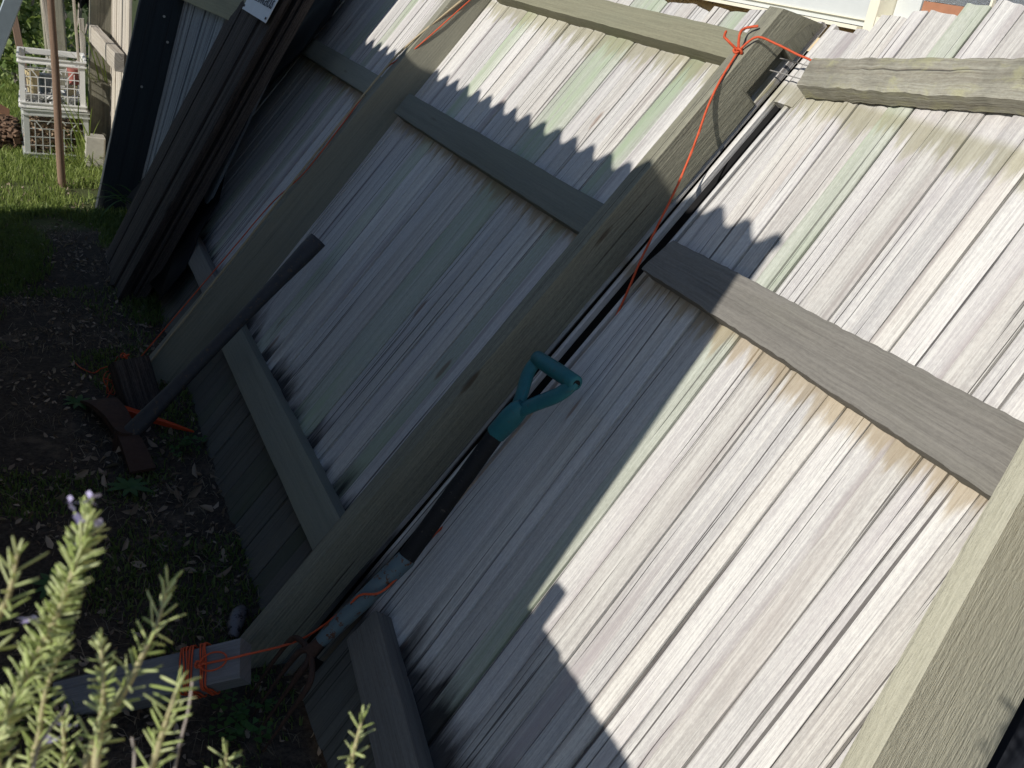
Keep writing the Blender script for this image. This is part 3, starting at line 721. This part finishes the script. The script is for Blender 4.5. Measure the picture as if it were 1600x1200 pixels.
straps('fern_sprig', .50, 4.95, .05, 14, .34, .014, 'clover', .9, 'green fern sprig curling across the foot of the dark post', 'fern', aim=3.1)

# ------------------------------------------------------------------ grass, weeds, litter
def blades(name, X, Y, h, wd, mk, lean=.5, zoff=0., **kw):
    n = len(X); rg = np.random.default_rng(n)
    z = np.array([ground_h(a, b) for a, b in zip(X, Y)])+zoff
    a = rg.uniform(0, 6.283, n); ln = rg.uniform(.1, 1, n)*lean; hh = h*rg.uniform(.4, 1.3, n); ww = wd*rg.uniform(.6, 1.3, n)
    dx, dy = np.cos(a), np.sin(a); b = rg.uniform(0, 6.283, n); sx, sy = np.cos(b)*ww/2, np.sin(b)*ww/2
    P0 = np.stack([X-sx, Y-sy, z-.003], 1); P1 = np.stack([X+sx, Y+sy, z-.003], 1)
    mx, my = X+dx*hh*ln*.35, Y+dy*hh*ln*.35
    P2 = np.stack([mx+sx*.8, my+sy*.8, z+hh*.6], 1); P3 = np.stack([mx-sx*.8, my-sy*.8, z+hh*.6], 1)
    P4 = np.stack([X+dx*hh*ln, Y+dy*hh*ln, z+hh*(1-.35*ln)], 1)
    V = np.stack([P0, P1, P2, P3, P4], 1).reshape(-1, 3); k = (np.arange(n)*5)[:, None]
    tri = np.concatenate([k+np.array([q]) for q in ((0, 1, 2), (0, 2, 3), (3, 2, 4))], 0)
    return fastmesh(name, V, tri, M[mk], lv=np.repeat(rg.uniform(0, 1, n), 5), **kw)
def scatter(n, x0, x1, y0, y1, th, sc_, seed, grad=None):
    X, Y = [], []
    rn = random.Random(seed)
    while len(X) < n:
        x, y = rn.uniform(x0, x1), rn.uniform(y0, y1)
        v = noise.noise((x*sc_, y*sc_, seed*1.3))
        if grad: v += grad(x, y)
        if v > th+rn.uniform(-.15, .15): X.append(x); Y.append(y)
    return np.array(X), np.array(Y)
X, Y = scatter(42000, -1.0, .47, 5.0, 8.6, -.35, 3., 3, lambda x, y: (-.25 if (y < 5.5 and x > .18) else 0)+(.2 if y > 5.5 else 0))
blades('lawn_grass', X, Y, .045, .0045, 'grass', .9, kind='stuff', label='short bright green grass in the sunlit strip around the crates', cat='grass')
X, Y = scatter(16000, -.5, .5, 3.6, 5.1, .02, 3., 4, lambda x, y: (y-4.4)*.5)
blades('shaded_grass', X, Y, .035, .0045, 'weed', .9, kind='stuff', label='thin shaded grass fading into bare soil', cat='grass')
X, Y = scatter(9000, -.4, .46, 1.1, 4.0, .20, 4., 5)
blades('low_weeds', X, Y, .022, .005, 'weed', 1.2, kind='stuff', label='low creeping weeds on dark soil beside the fence', cat='weeds')
X, Y = scatter(3800, -.4, .5, 1.1, 5.75, -.1, 5., 6)
pz = np.array([ground_h(a, b) for a, b in zip(X, Y)])
pts = np.stack([X, Y, pz+.004], 1)
leafcloud('leaf_litter', pts, .020, M['litter'], 2.2, curl=.5, up=0., kind='stuff', label='dry curled leaf litter scattered on the dark soil', cat='leaf litter')
rg_ = np.random.default_rng(3); nb = 90
bx = np.clip(rg_.normal(.28, .12, nb), -.1, .44); by__ = rg_.normal(2.4, .28, nb)
leafcloud('dead_leaves', np.stack([bx, by__, np.array([ground_h(a, b) for a, b in zip(bx, by__)])+.008], 1), .042, M['litter'], 2.4, curl=.6, up=0., kind='stuff', label='larger dead brown leaves gathered at the fence foot near the mattock', cat='dead leaves')
X, Y = scatter(3500, -.3, .46, 1.1, 4.8, -.1, 5., 8)
blades('dry_stalks', X, Y, .03, .0016, 'straw', 3.0, kind='stuff', label='dry straw stalks lying on the soil', cat='straw')
# clover patch: three-lobed leaves
def clover(cx, cy, n, r, label):
    V, tri, lv = [], [], []
    for _ in range(n):
        x, y = random.gauss(cx, r), random.gauss(cy, r); z = random.uniform(.02, .05); s = random.uniform(.012, .02); a0 = random.uniform(0, 6); c = random.random()
        tl = Vector((random.gauss(0, .25), random.gauss(0, .25), 1)).normalized()
        q = tl.to_track_quat('Z', 'Y').to_matrix()
        for k in range(3):
            a = a0+k*2.094; b = len(V)
            V.append((x, y, z))
            for dr, da in ((.55, -.55), (1., -.5), (1.1, -.2), (.95, 0), (1.1, .2), (1., .5), (.55, .55)):
                p = q @ Vector((math.cos(a+da)*dr*s, math.sin(a+da)*dr*s, .002)); V.append((x+p.x, y+p.y, z+p.z))
            lv += [c]*8
            for i in range(1, 7): tri.append((b, b+i, b+i+1))
        b = len(V); V += [(x-.0008, y, 0), (x+.0008, y, 0), (x, y, z)]; lv += [c]*3; tri.append((b, b+1, b+2))
    return fastmesh('clover_patch', V, tri, M['clover'], lv=lv, kind='stuff', label=label, cat='clover')
clover(.34, 1.47, 22, .035, 'clover leaves growing below the fork tines')
clover(.40, 2.62, 14, .03, 'clover leaves beside the mattock head')
def rosette(x, y, s, label):
    pts, tri, lv = [], [], []
    for k in range(9):
        a = k*.7+random.uniform(-.2, .2); b = len(pts); L_ = s*random.uniform(.7, 1.1)
        for j in range(6):
            t = j/5; w_ = .16*L_*math.sin(math.pi*(t*.9+.06)); r = L_*t
            p = Vector((x+r*math.cos(a), y+r*math.sin(a), .01+.45*L_*t*(1-t*.8))); sd = Vector((-math.sin(a), math.cos(a), 0))
            pts += [tuple(p-sd*w_), tuple(p+sd*w_)]; lv += [.5]*2
        for j in range(5): tri.append((b+2*j, b+2*j+1, b+2*j+3, b+2*j+2))
    return fastmesh('broadleaf_weed', pts, tri, M['clover'], lv=lv, label=label, cat='weed')
rosette(.22, 2.42, .07, 'broad-leaved weed just in front of the mattock head')
rosette(.02, 2.02, .07, 'broad-leaved weed on bare soil left of the fence foot')
rosette(.12, 2.95, .06, 'small weed rosette left of the tied stake')
def stone(x, y, z, r, label, mk='concrete', sq=(1, .8, .6)):
    bm = bmesh.new(); bmesh.ops.create_icosphere(bm, subdivisions=3, radius=1)
    ph = random.uniform(0, 99)
    for v in bm.verts:
        k = 1+.3*noise.noise(v.co*1.5+Vector((ph, 0, 0))); v.co = Vector((v.co.x*sq[0], v.co.y*sq[1], v.co.z*sq[2]))*r*k
    me = bpy.data.meshes.new('stone'); bm.to_mesh(me); bm.free(); me.materials.append(M[mk]); me.shade_smooth()
    o = bpy.data.objects.new('stone', me); col.objects.link(o); o.location = (x, y, z); return props(o, label=label, cat='stone')
M['darkstone'] = plain('dark_stone', (.13, .11, .10), .9, sc=40, bump=.5)
stone(.42, 3.2, .02, .035, 'small brown-grey stone at the fence foot behind the tied stake', 'darkstone')
# crushed can / old shell by the near stake
V, F = [], []
P = smoothpath([(.375, 1.74, .012), (.385, 1.775, .02), (.40, 1.81, .022), (.412, 1.84, .014)], 5)
tubegeo(P, [.010+.010*math.sin(math.pi*i/(len(P)-1))*(1+.2*math.sin(i*3)) for i in range(len(P))], 12, flat=.6, V=V, F=F)
M['can'] = plain('dull_crushed_can', (.16, .15, .155), .45, .4, spot=((.03, .028, .03), .50), sc=30)
mesh('crushed_can', V, F, M['can'], smooth=50, label='crushed dull can on the soil above the rope-wound stake', cat='can')

# ------------------------------------------------------------------ garden fork
gf = empty('garden_fork', T(.50, 1.50, 0), label='garden fork with teal D grip, black shaft and rusty tines leaning on the fence', cat='fork')
gl = FB.W(1.512, .893, .10); gr_ = FB.W(1.372, .908, .10); nk = FB.W(1.458, .790, .095); nk2 = FB.W(1.474, .745, .085)
bar_d = (gr_-gl).normalized()
V, F = tubegeo([gl-bar_d*.004, gl, gl.lerp(gr_, .25), gl.lerp(gr_, .5), gl.lerp(gr_, .75), gr_, gr_+bar_d*.004], [.011, .0155, .0165, .0168, .0165, .0155, .011], 16)
wmesh('grip_bar', V, F, M['teal'], gf, 50)
nrm = FB.n
for e_ in (gl, gr_):
    inn = e_.lerp((gl+gr_)/2, .10)
    mid1 = e_.lerp(nk, .35)+(e_-(gl+gr_)/2).normalized()*.010
    P = smoothpath([inn, e_.lerp(nk, .12)+(e_-(gl+gr_)/2).normalized()*.003, mid1, e_.lerp(nk, .72)+(e_-(gl+gr_)/2).normalized()*.004, nk.lerp(nk2, .15)], 5)
    n_ = len(P)
    V, F = tubegeo(P, [.0150+.0015*math.sin(math.pi*i/(n_-1)) for i in range(n_)], 12, flat=.62, upv=nrm)
    wmesh('grip_arm', V, F, M['teal'], gf, 50)
V, F = tubegeo([gr_+bar_d*.0045, gr_+bar_d*.0052], .0075, 14); wmesh('dark_end_disc', V, F, M['blackhole'], gf, 50)  # black disc painted as the shade inside the hollow grip end
ax_ = (nk2-nk).normalized()
V, F = tubegeo([nk-ax_*.022, nk-ax_*.006, nk+ax_*.02, nk2, nk2+ax_*.018, nk2+ax_*.0185], [.012, .020, .0225, .0212, .0205, .017], 18)
wmesh('grip_socket', V, F, M['teal'], gf, 50)
s_top = nk2+ax_*.015; s_bot = FB.W(1.436, .43, .085); so_b = FB.W(1.447, .195, .105)
V, F = tubegeo([s_top, s_top.lerp(s_bot, .5), s_bot-(s_bot-s_top)*.0], [.0175, .0178, .0178], 16); wmesh('shaft', V, F, M['blackshaft'], gf, 50)
P = [s_bot+(s_top-s_bot)*.012, s_bot, s_bot.lerp(so_b, .5), so_b.lerp(s_bot, .1), so_b]
V, F = tubegeo(P, [.019, .0195, .0185, .0155, .013], 16); wmesh('socket', V, F, M['bluesock'], gf, 50)
hd = so_b; sp = so_b+(so_b-s_bot).normalized()*.03
V, F = tubegeo(smoothpath([hd, sp], 4), [.012, .012, .013, .014, .015], 12); wmesh('head_boss', V, F, M['rust'], gf, 50)
ydir = Vector((0, 1, 0)); down = (so_b-s_bot).normalized()
for k in (-1.5, -.5, .5, 1.5):
    yo = k*.047
    tip = Vector((.37, 1.475+yo*1.05, .006))
    P = smoothpath([sp, sp+ydir*yo*.55+down*.008, sp+ydir*yo*.97+down*.028, sp+ydir*yo*1.05+(tip-sp-ydir*yo*1.05)*.45-Vector((.006, 0, -.0)), tip], 7)
    n_ = len(P)
    V, F = tubegeo(P, [.0062*(1-.72*max(0, (i/(n_-1)-.55)/.45)) for i in range(n_)], 8); wmesh('tine', V, F, M['rust'], gf, 50)

# ------------------------------------------------------------------ mattock
mk_ = empty('mattock', T(.23, 2.7, 0), label='mattock with long dark handle and rusty head, leaning across the fence foot', cat='mattock')
ht = FB.W(2.765, .700, .085); hb = Vector((.235, 2.67, .03))
n_ = 16
P = [ht.lerp(hb, i/(n_-1)) for i in range(n_)]
rad = [.026, .026, .0235, .021, .0195, .0185, .018, .018, .018, .0185, .019, .02, .021, .023, .025, .026]
V, F = tubegeo(P, rad, 14, flat=1.35, upv=(0, 1, 0))
o = wmesh('handle', V, F, plain('dark_worn_handle', (.05, .05, .055), .6, sc=40, var=.3, spot=((.10, .075, .055), .58)), mk_, 60)
hc = hb
V, F = [], []
def blade(pts, wid, th, V, F):
    P = smoothpath(pts, 5); n = len(P); b = len(V)
    for i, p in enumerate(P):
        t = (P[min(i+1, n-1)]-P[max(i-1, 0)]).normalized(); sd = t.cross(Vector((0, 0, 1))).normalized(); up = sd.cross(t)
        k = i/(n-1); w_ = wid[0]+(wid[1]-wid[0])*k; h_ = th[0]+(th[1]-th[0])*k
        V += [p-sd*w_-up*h_, p+sd*w_-up*h_, p+sd*w_+up*h_, p-sd*w_+up*h_]
    for i in range(n-1):
        for k in range(4): F.append((b+i*4+k, b+i*4+(k+1) % 4, b+i*4+4+(k+1) % 4, b+i*4+4+k))
    F += [(b, b+1, b+2, b+3), (b+4*n-4, b+4*n-3, b+4*n-2, b+4*n-1)]
blade([(.235, 2.67, .035), (.215, 2.76, .055), (.19, 2.86, .05), (.175, 2.95, .02)], (.026, .052), (.016, .003), V, F)
blade([(.235, 2.67, .035), (.245, 2.58, .045), (.262, 2.49, .02)], (.026, .036), (.016, .005), V, F)
tubegeo([(.225, 2.665, -.01), (.235, 2.67, .06)], .032, 14, V=V, F=F)
wmesh('head', V, F, M['rust'], mk_, 40)
# orange plastic wedge on the ground behind it
V, F = [], []
a_, b_ = Vector((.225, 2.86, .03)), Vector((.43, 2.70, .02))
dd = (b_-a_).normalized(); sd = dd.cross(Vector((0, 0, 1))).normalized()
for (t, wv, h_) in ((0, .010, .009), (.08, .012, .012), (.3, .011, .011), (.38, .009, .009), (.75, .006, .006), (1., .0015, .002)):
    p = a_.lerp(b_, t)
    V += [p-sd*wv-Vector((0, 0, h_)), p+sd*wv-Vector((0, 0, h_)), p+sd*wv+Vector((0, 0, h_)), p+sd*wv*.35+Vector((0, 0, h_*.4)), p-sd*wv*.35+Vector((0, 0, h_*.4)), p-sd*wv+Vector((0, 0, h_))]
for i in range(5):
    for k in range(6): F.append((i*6+k, i*6+(k+1) % 6, i*6+6+(k+1) % 6, i*6+6+k))
F += [tuple(range(6)), tuple(range(30, 36))]
mesh('orange_ground_peg', V, F, M['orangep'], smooth=30, label='bright orange channelled plastic peg lying behind the mattock handle', cat='peg')

# ------------------------------------------------------------------ stakes and cords
wboard('timber_stake', (.015, 1.665, -.02), (.352, 1.512, .145), (0, 1, .45), (0, -.3, 1), .082, .05, M['stake'], nv=10, label='slanting grey timber stake wound with orange cord at the lower left', cat='stake')
wboard('timber_stake', (.32, 2.88, -.05), (.272, 3.01, .125), (1, .3, 0), (0, -1, .3), .115, .06, M['dark'], nv=6, label='short dark timber stake tied with cord ends beside the mattock', cat='stake')

def cord(name, parts, mat, label, r=.0028, lobe=.16, tw=900):
    e = empty(name, T(*parts[0][1][0][:3]), label=label, cat='rope')
    for (pn, pts, rr, nn) in parts:
        P = smoothpath(pts, nn); V, F = tubegeo(P, rr, 9, tw, lobe); wmesh(pn, V, F, M[mat], e, 60)
    return e
def knot(c, s, n=46, sd=1):
    rn = random.Random(sd); c = Vector(c); out = []
    for i in range(n):
        t = i/n*6.28*2
        out.append(c+Vector(((math.sin(t)+2*math.sin(2*t))*.33, (math.cos(t)-2*math.cos(2*t))*.33, math.sin(3*t)*.4))*s)
    return out
k2 = FB.W(1.655, 1.628, .106)
sx = Vector((.352, 1.512, .145)); st0 = Vector((.015, 1.665, -.02)); sdx = (sx-st0).normalized()
def winding(t, turns, pitch, jit=.002, hw=.044, hh=.028):
    side = Vector((0, 1, .45)); side = (side-sdx*side.dot(sdx)).normalized(); up = side.cross(sdx).normalized()
    if up.z < 0: up = -up
    out = []; c0 = st0.lerp(sx, t)
    for i in range(turns*8+1):
        a = i/8*2*math.pi; ca, sa = math.cos(a), math.sin(a); k = 1/max(abs(ca)/1.0, abs(sa)/1.0, .72)
        out.append(c0+sdx*(pitch*i/8+random.uniform(-jit, jit))+side*hw*max(-1, min(1, ca*k))+up*hh*max(-1, min(1, sa*k)))
    return out
side_ = Vector((0, 1, .45)); side_ = (side_-sdx*side_.dot(sdx)).normalized(); up_ = side_.cross(sdx).normalized()
if up_.z < 0: up_ = -up_
kp = st0.lerp(sx, .80)+up_*.031
loop = [kp+sdx*(.022-.022*math.cos(a))*1.3+side_*(.018*math.sin(a))+up_*.003 for a in np.linspace(0, 6.28, 14)]
cord('tie_rope', [
    ('line', [kp, sx+up_*.03-side_*.0, FB.W(1.515, .145, .095), FB.W(1.452, .275, .108), FB.W(1.43, .325, .118), FB.W(1.408, .362, .10), FB.W(1.452, .43, .055), FB.W(1.50, .47, .02), FB.W(1.541, .55, -.028),
              FB.W(1.541, .72, -.032), FB.W(1.541, .90, -.03), FB.W(1.536, 1.01, -.018), FB.W(1.548, 1.11, .006), FB.W(1.556, 1.187, .03), FB.W(1.578, 1.339, .062), FB.W(1.605, 1.43, .078), FB.W(1.630, 1.50, .092), FB.W(1.641, 1.56, .104), k2], .0023, 14),
    ('wrap', winding(.69, 5, .0062), .0019, 3), ('wrap', winding(.795, 3, .0050), .0019, 3),
    ('loop', loop, .0018, 4), ('knot', knot(kp, .010), .0026, 2),
    ('knot', knot(k2, .010, sd=3), .0024, 2),
    ('tail', [k2, k2+FB.n*.012+Vector((-.01, .02, .01)), FB.W(1.70, 1.640, .125), FB.W(1.715, 1.655, .12)], .0027, 6),
    ('tail', [k2, FB.W(1.66, 1.65, .125), FB.W(1.672, 1.672, .118), FB.W(1.655, 1.69, .108)], .0027, 6),
    ('top_line', [k2, FB.W(1.635, 1.665, .108), FB.W(1.60, 1.675, .085), FB.W(1.560, 1.680, .058), FB.W(1.532, 1.684, .04), FB.W(1.53, 1.672, .03)], .0023, 10),
], 'orange', 'bright orange cord knotted on the near post and wound round the slanting stake')
s2 = Vector((.262, 3.02, .125)); kn2 = Vector((.297, 3.07, .085))
tailz = [s2+Vector((-.02, .02, .0)), Vector((.23, 3.10, .07)), Vector((.20, 3.16, .03)), Vector((.175, 3.15, .02)), Vector((.14, 3.21, .012)), Vector((.125, 3.26, .01))]
bund = []
for i in range(40):
    t = i*.55; bund.append(Vector((.215+.016*math.cos(t)+random.uniform(-.004, .004), 2.985+.03*math.sin(t*1.1), .055+.035*math.sin(t*.8))))
cord('tie_rope', [
    ('line', [FB.W(3.112, 1.72, .03), FB.W(3.108, 1.60, .056), FB.W(3.112, 1.365, .095), FB.W(3.16, 1.235, .115), FB.W(3.125, 1.02, .122), FB.W(3.10, .82, .128), FB.W(3.155, .66, .13), FB.W(3.155, .66, .13).lerp(kn2, .33), FB.W(3.155, .66, .13).lerp(kn2, .66), kn2], .0019, 12),
    ('knot', knot(kn2, .016, sd=5), .0018, 2), ('knot', knot(s2+Vector((0, .0, .012)), .014, sd=6), .0018, 2),
    ('link', [kn2, kn2.lerp(s2, .5)+Vector((0, 0, -.006)), s2+Vector((0, 0, .015))], .003, 6),
    ('tail', tailz, .0018, 8), ('tail_bundle', bund, .0014, 3),
    ('loop', [kn2, Vector((.325, 3.0, .05)), Vector((.315, 2.93, .02)), Vector((.285, 2.91, .012)), Vector((.27, 2.92, .02))], .0024, 8),
], 'orange', 'orange cord running from the second post down to the short stake, with frayed tail')
cord('tie_rope', [
    ('line', [FB.W(3.112, 1.70, .05), FB.W(3.108, 1.575, .078), FB.W(3.128, 1.345, .118), FB.W(3.150, 1.22, .118), FB.W(3.125, .89, .130), FB.W(3.125, .89, .130).lerp(Vector((.325, 3.07, .06)), .33), FB.W(3.125, .89, .130).lerp(Vector((.325, 3.07, .06)), .66), Vector((.325, 3.07, .06)), Vector((.30, 3.0, .03))], .0034, 14),
], 'tanrope', 'thin tan twisted rope running down the second post beside the orange cord', tw=700, lobe=.22)

# ------------------------------------------------------------------ house behind the fence
hs = empty('house', T(2.25, 1.0, 0), label='cream rendered house with pale window frames rising behind the leaning fence', cat='house')
def hbox(name, x0, x1, y0, y1, z0, z1, mk, parent=hs, **kw):
    V, F = boxgeo(((x0+x1)/2, (y0+y1)/2, (z0+z1)/2), (x1-x0, y1-y0, z1-z0)); return wmesh(name, V, F, M[mk], parent, None, **kw)
hbox('wall', 2.25, 2.45, -3., 5.6, 0, 1.455, 'cream')
hbox('wall', 2.25, 2.45, -3., 5.6, 2.45, 2.9, 'cream')
hbox('wall', 2.25, 2.45, 4.2, 5.6, 1.455, 2.45, 'cream')
hbox('wall', 2.25, 2.45, -3., .4, 1.455, 2.45, 'cream')
hbox('wall', 2.45, 6.0, 5.4, 5.6, 0, 2.9, 'cream')
hbox('wall', 2.45, 6.0, -3., -2.8, 0, 2.9, 'cream')
rf = None
V, F = [], []
V = [(1.9, -3.3, 2.85), (6.3, -3.3, 3.6), (6.3, 5.9, 3.6), (1.9, 5.9, 2.85), (1.9, -3.3, 2.92), (6.3, -3.3, 3.67), (6.3, 5.9, 3.67), (1.9, 5.9, 2.92)]
F = [(0, 1, 2, 3), (4, 5, 6, 7), (0, 1, 5, 4), (1, 2, 6, 5), (2, 3, 7, 6), (3, 0, 4, 7)]
wmesh('roof', V, F, M['tile'], hs, None)
wn = empty('window', T(2.2, 1.3, 1.4)); wn.parent = hs; wn.matrix_parent_inverse = hs.matrix_world.inverted()
hbox('sill', 2.19, 2.249, .35, 2.205, 1.458, 1.500, 'creampaint', wn)
hbox('sill_lip', 2.18, 2.249, .35, 2.205, 1.445, 1.4575, 'greypaint', wn)
hbox('mullion', 2.19, 2.30, 2.208, 2.245, 1.452, 2.45, 'creampaint', wn)
hbox('lower_sash_rail', 2.252, 2.29, .4, 2.11, 1.5, 1.56, 'timbersash', wn)
hbox('pane', 2.262, 2.268, .4, 2.20, 1.561, 2.44, 'glass', wn)
hbox('flyscreen', 2.32, 2.33, .4, 2.20, 1.462, 2.44, 'curtain', wn)
hbox('frame_stile', 2.2505, 2.30, 2.115, 2.205, 1.502, 2.44, 'greypaint', wn)
hbox('glazing_bar', 2.25, 2.2615, 1.885, 1.892, 1.561, 2.44, 'creampaint', wn)
w2 = empty('window', T(2.2, 3.2, 1.4)); w2.parent = hs; w2.matrix_parent_inverse = hs.matrix_world.inverted()
hbox('sill', 2.17, 2.249, 2.248, 4.25, 1.456, 1.466, 'creampaint', w2)
hbox('panel', 2.21, 2.26, 2.248, 4.2, 1.468, 1.565, 'greypaint', w2)
hbox('bead', 2.20, 2.2095, 2.248, 4.2, 1.484, 1.488, 'creampaint', w2)
hbox('pane', 2.262, 2.268, 2.25, 4.2, 1.566, 2.44, 'glass', w2)
hbox('flyscreen', 2.32, 2.33, 2.25, 4.2, 1.462, 2.44, 'curtain', w2)

# ------------------------------------------------------------------ shed whose roof edge shades the fence (left, outside the frame)
sh = empty('corrugated_shed', T(-1.1, 2.7, 0), label='low corrugated steel shed whose wavy roof edge shades the fence', cat='shed')
XE = -.70; ZE = 2.185; Y0, Y1 = .752, 4.62
V, F = [], []
n_ = int((Y1-Y0)/.088*10)
for i in range(n_+1):
    y = Y0+(Y1-Y0)*i/n_; z = .019*math.cos(2*math.pi*(y-Y0-.02)/.088)
    for (x, dz) in ((XE, 0.), (-1.5, -.10)):
        V += [(x, y, ZE+dz+z), (x, y, ZE+dz+z-.002)]
for i in range(n_):
    b = i*4; F += [(b, b+4, b+6, b+2), (b+1, b+3, b+7, b+5), (b, b+1, b+5, b+4), (b+2, b+6, b+7, b+3)]
wmesh('roof_sheet', V, F, M['roofing'], sh, 60)
hbox('wall', -.78, -.72, Y0+.006, Y1-.01, 0, ZE-.026, 'roofing', sh)
hbox('wall', -1.46, -1.42, Y0+.006, Y1-.01, 0, ZE-.13, 'roofing', sh)
hbox('end_wall', -1.42, -.78, Y0+.006, Y0+.05, 0, ZE-.13, 'roofing', sh)
hbox('end_wall', -1.42, -.78, Y1-.05, Y1-.01, 0, ZE-.13, 'roofing', sh)
lf = empty('low_shadow_boards', T(-.74, .3, 0), label='unseen low boards added by the shed corner to cast the lower shadow edge', cat='fence')  # unseen boards, added to cast the low shadow edge on the fence
for i in range(4):
    y = .745-.118*i
    hbox('board', -.75, -.72, y-.116, y+(.0125 if i == 0 else 0), 0, 1.292-.006*i, 'farwood' if False else 'concrete', lf)
hbox('shadow_notch', -.75, -.72, .70, .735, 1.2925, 1.375, 'concrete', lf)  # small block added for the notch in that shadow

# ------------------------------------------------------------------ rosemary in the foreground
rb = empty('rosemary_bush', T(-.02, .30, 0), label='rosemary bush with sunlit needle sprigs and pale lilac flowers in the lower left foreground', cat='shrub')
RS = .46
def ray(px, py, d):
    d *= RS
    v = (ix*(px-800)+iy*(py-600)+fw*FP).normalized(); return Vector((0, 0, CH))+v*d
PX = [([(-20, 1180), (50, 1040), (90, 960), (115, 890), (132, 830), (136, 795)], .585, .0120, .0016, 9),
      ([(130, 1215), (150, 1150), (196, 1077), (222, 1025), (245, 976), (262, 916)], .60, .0140, .0056, 0),
      ([(150, 1190), (158, 1120), (162, 1077), (157, 1000)], .59, .0090, .0030, 0),
      ([(232, 1215), (243, 1180), (259, 1130), (270, 1095), (281, 1062)], .58, .0135, .0048, 0),
      ([(-30, 1040), (-8, 975), (14, 927), (28, 860)], .55, .0145, .0050, 0),
      ([(536, 1230), (546, 1200), (555, 1165), (567, 1120)], .66, .0105, .0040, 0),
      ([(40, 1230), (60, 1150), (72, 1080), (100, 1000)], .62, .0120, .0028, 0),
      ([(345, 1230), (350, 1205), (354, 1178)], .68, .0120, .0050, 0),
      ([(90, 1240), (100, 1190), (98, 1120)], .66, .0120, .0036, 2),
      ([(10, 1250), (-4, 1190), (-16, 1120)], .57, .0120, .0030, 0)]
NV, NT_, NL = [], [], []; FV, FF = [], []
def needle(p, d, L_, wd, c):
    b = len(NV); d = d.normalized(); s = d.cross(Vector((random.gauss(0, 1), random.gauss(0, 1), random.gauss(0, 1)))).normalized(); u = d.cross(s)
    bend = u*random.uniform(-.12, .12)
    for (t, k) in ((0, .35), (.25, .9), (.7, 1.), (.93, .7)):
        q = p+d*L_*t+bend*L_*t*t
        for a in range(4):
            an = a*math.pi/2+.78; NV.append(q+(s*math.cos(an)*wd+u*math.sin(an)*wd*.55)*k)
    NV.append(p+d*L_+bend*L_)
    for r_ in range(3):
        for a in range(4): NT_.append((b+r_*4+a, b+r_*4+(a+1) % 4, b+r_*4+4+(a+1) % 4)); NT_.append((b+r_*4+a, b+r_*4+4+(a+1) % 4, b+r_*4+4+a))
    for a in range(4): NT_.append((b+12+a, b+12+(a+1) % 4, b+16))
    NL.extend([c]*17)
for (pp, d0, nl, step, nfl) in PX:
    pts = [ray(x, y, d0+.012*math.sin(i*1.7)) for i, (x, y) in enumerate(pp)]
    P = smoothpath(pts, 10)
    root = Vector((random.uniform(-.06, .0), random.uniform(.2, .32), 0))
    full = smoothpath([root, root.lerp(pts[0], .6)+Vector((0, 0, .03)), pts[0]], 6)[:-1]+P
    n = len(full)
    V, F = tubegeo(full, [(.0026-.0020*(i/(n-1)))*.52 for i in range(n)], 6); wmesh('stem', V, F, M['stem'], rb, 60)
    s_acc = 0; nxt = 0; tot = sum((P[i+1]-P[i]).length for i in range(len(P)-1)); ang = random.uniform(0, 6)
    for i in range(len(P)-1):
        a, b = P[i], P[i+1]; L_ = (b-a).length; t = (b-a).normalized()
        e1 = t.cross(Vector((0, 0, 1))).normalized(); e2 = t.cross(e1)
        while nxt < s_acc+L_:
            p = a+t*(nxt-s_acc); fr = nxt/tot
            ang += 1.57+random.uniform(-.4, .4)
            op = .95 if fr < .85 else .95-.6*(fr-.85)/.15
            nn = 2 if step > .0025 else 3
            for k in range(nn):
                an = ang+k*2*math.pi/nn+random.uniform(-.35, .35)
                d = e1*math.cos(an)*op+e2*math.sin(an)*op+t*random.uniform(.35, .95)*(1.5 if fr > .85 else 1)
                needle(p, d, nl*RS*1.2*random.uniform(.65, 1.12)*(1 if fr < .93 else .75), .00078*RS*1.25*random.uniform(.85, 1.2), random.random())
            nxt += step*RS*.85*random.uniform(.7, 1.3)
        s_acc += L_
    for k in range(nfl):
        fr = random.choice((random.uniform(.80, .99), random.uniform(.35, .99))); i = int(fr*(len(P)-2)); c = P[i]+Vector([random.gauss(0, .0027) for _ in range(3)])
        for q in range(4):
            d = Vector([random.gauss(0, 1) for _ in range(3)]).normalized(); s = d.cross(Vector((.3, .5, .8))).normalized(); b = len(FV)
            Lp = random.uniform(.002, .0042)
            FV += [c, c+d*Lp*.6+s*Lp*.35, c+d*Lp, c+d*Lp*.6-s*Lp*.35]; FF.append((b, b+1, b+2, b+3))
fastmesh('needles', [tuple(v) for v in NV], NT_, M['needle'], rb, NL, kind='stuff')
fastmesh('flowers', [tuple(v) for v in FV], FF, M['flower'], rb, kind='stuff')
for (q, r_) in (([(301, 1060), (294, 1110), (280, 1165), (268, 1230)], .00034), ([(105, 1102), (88, 1125), (60, 1170), (48, 1230)], .0004), ([(206, 1152), (210, 1180), (207, 1230)], .00035)):
    P = smoothpath([ray(x, y, .60) for x, y in q], 5); P = P+[Vector((-.02, .26, .3))]
    V, F = tubegeo(P, r_, 6); wmesh('twig', V, F, M['twig'], rb, 60)
bpy.context.view_layer.update()
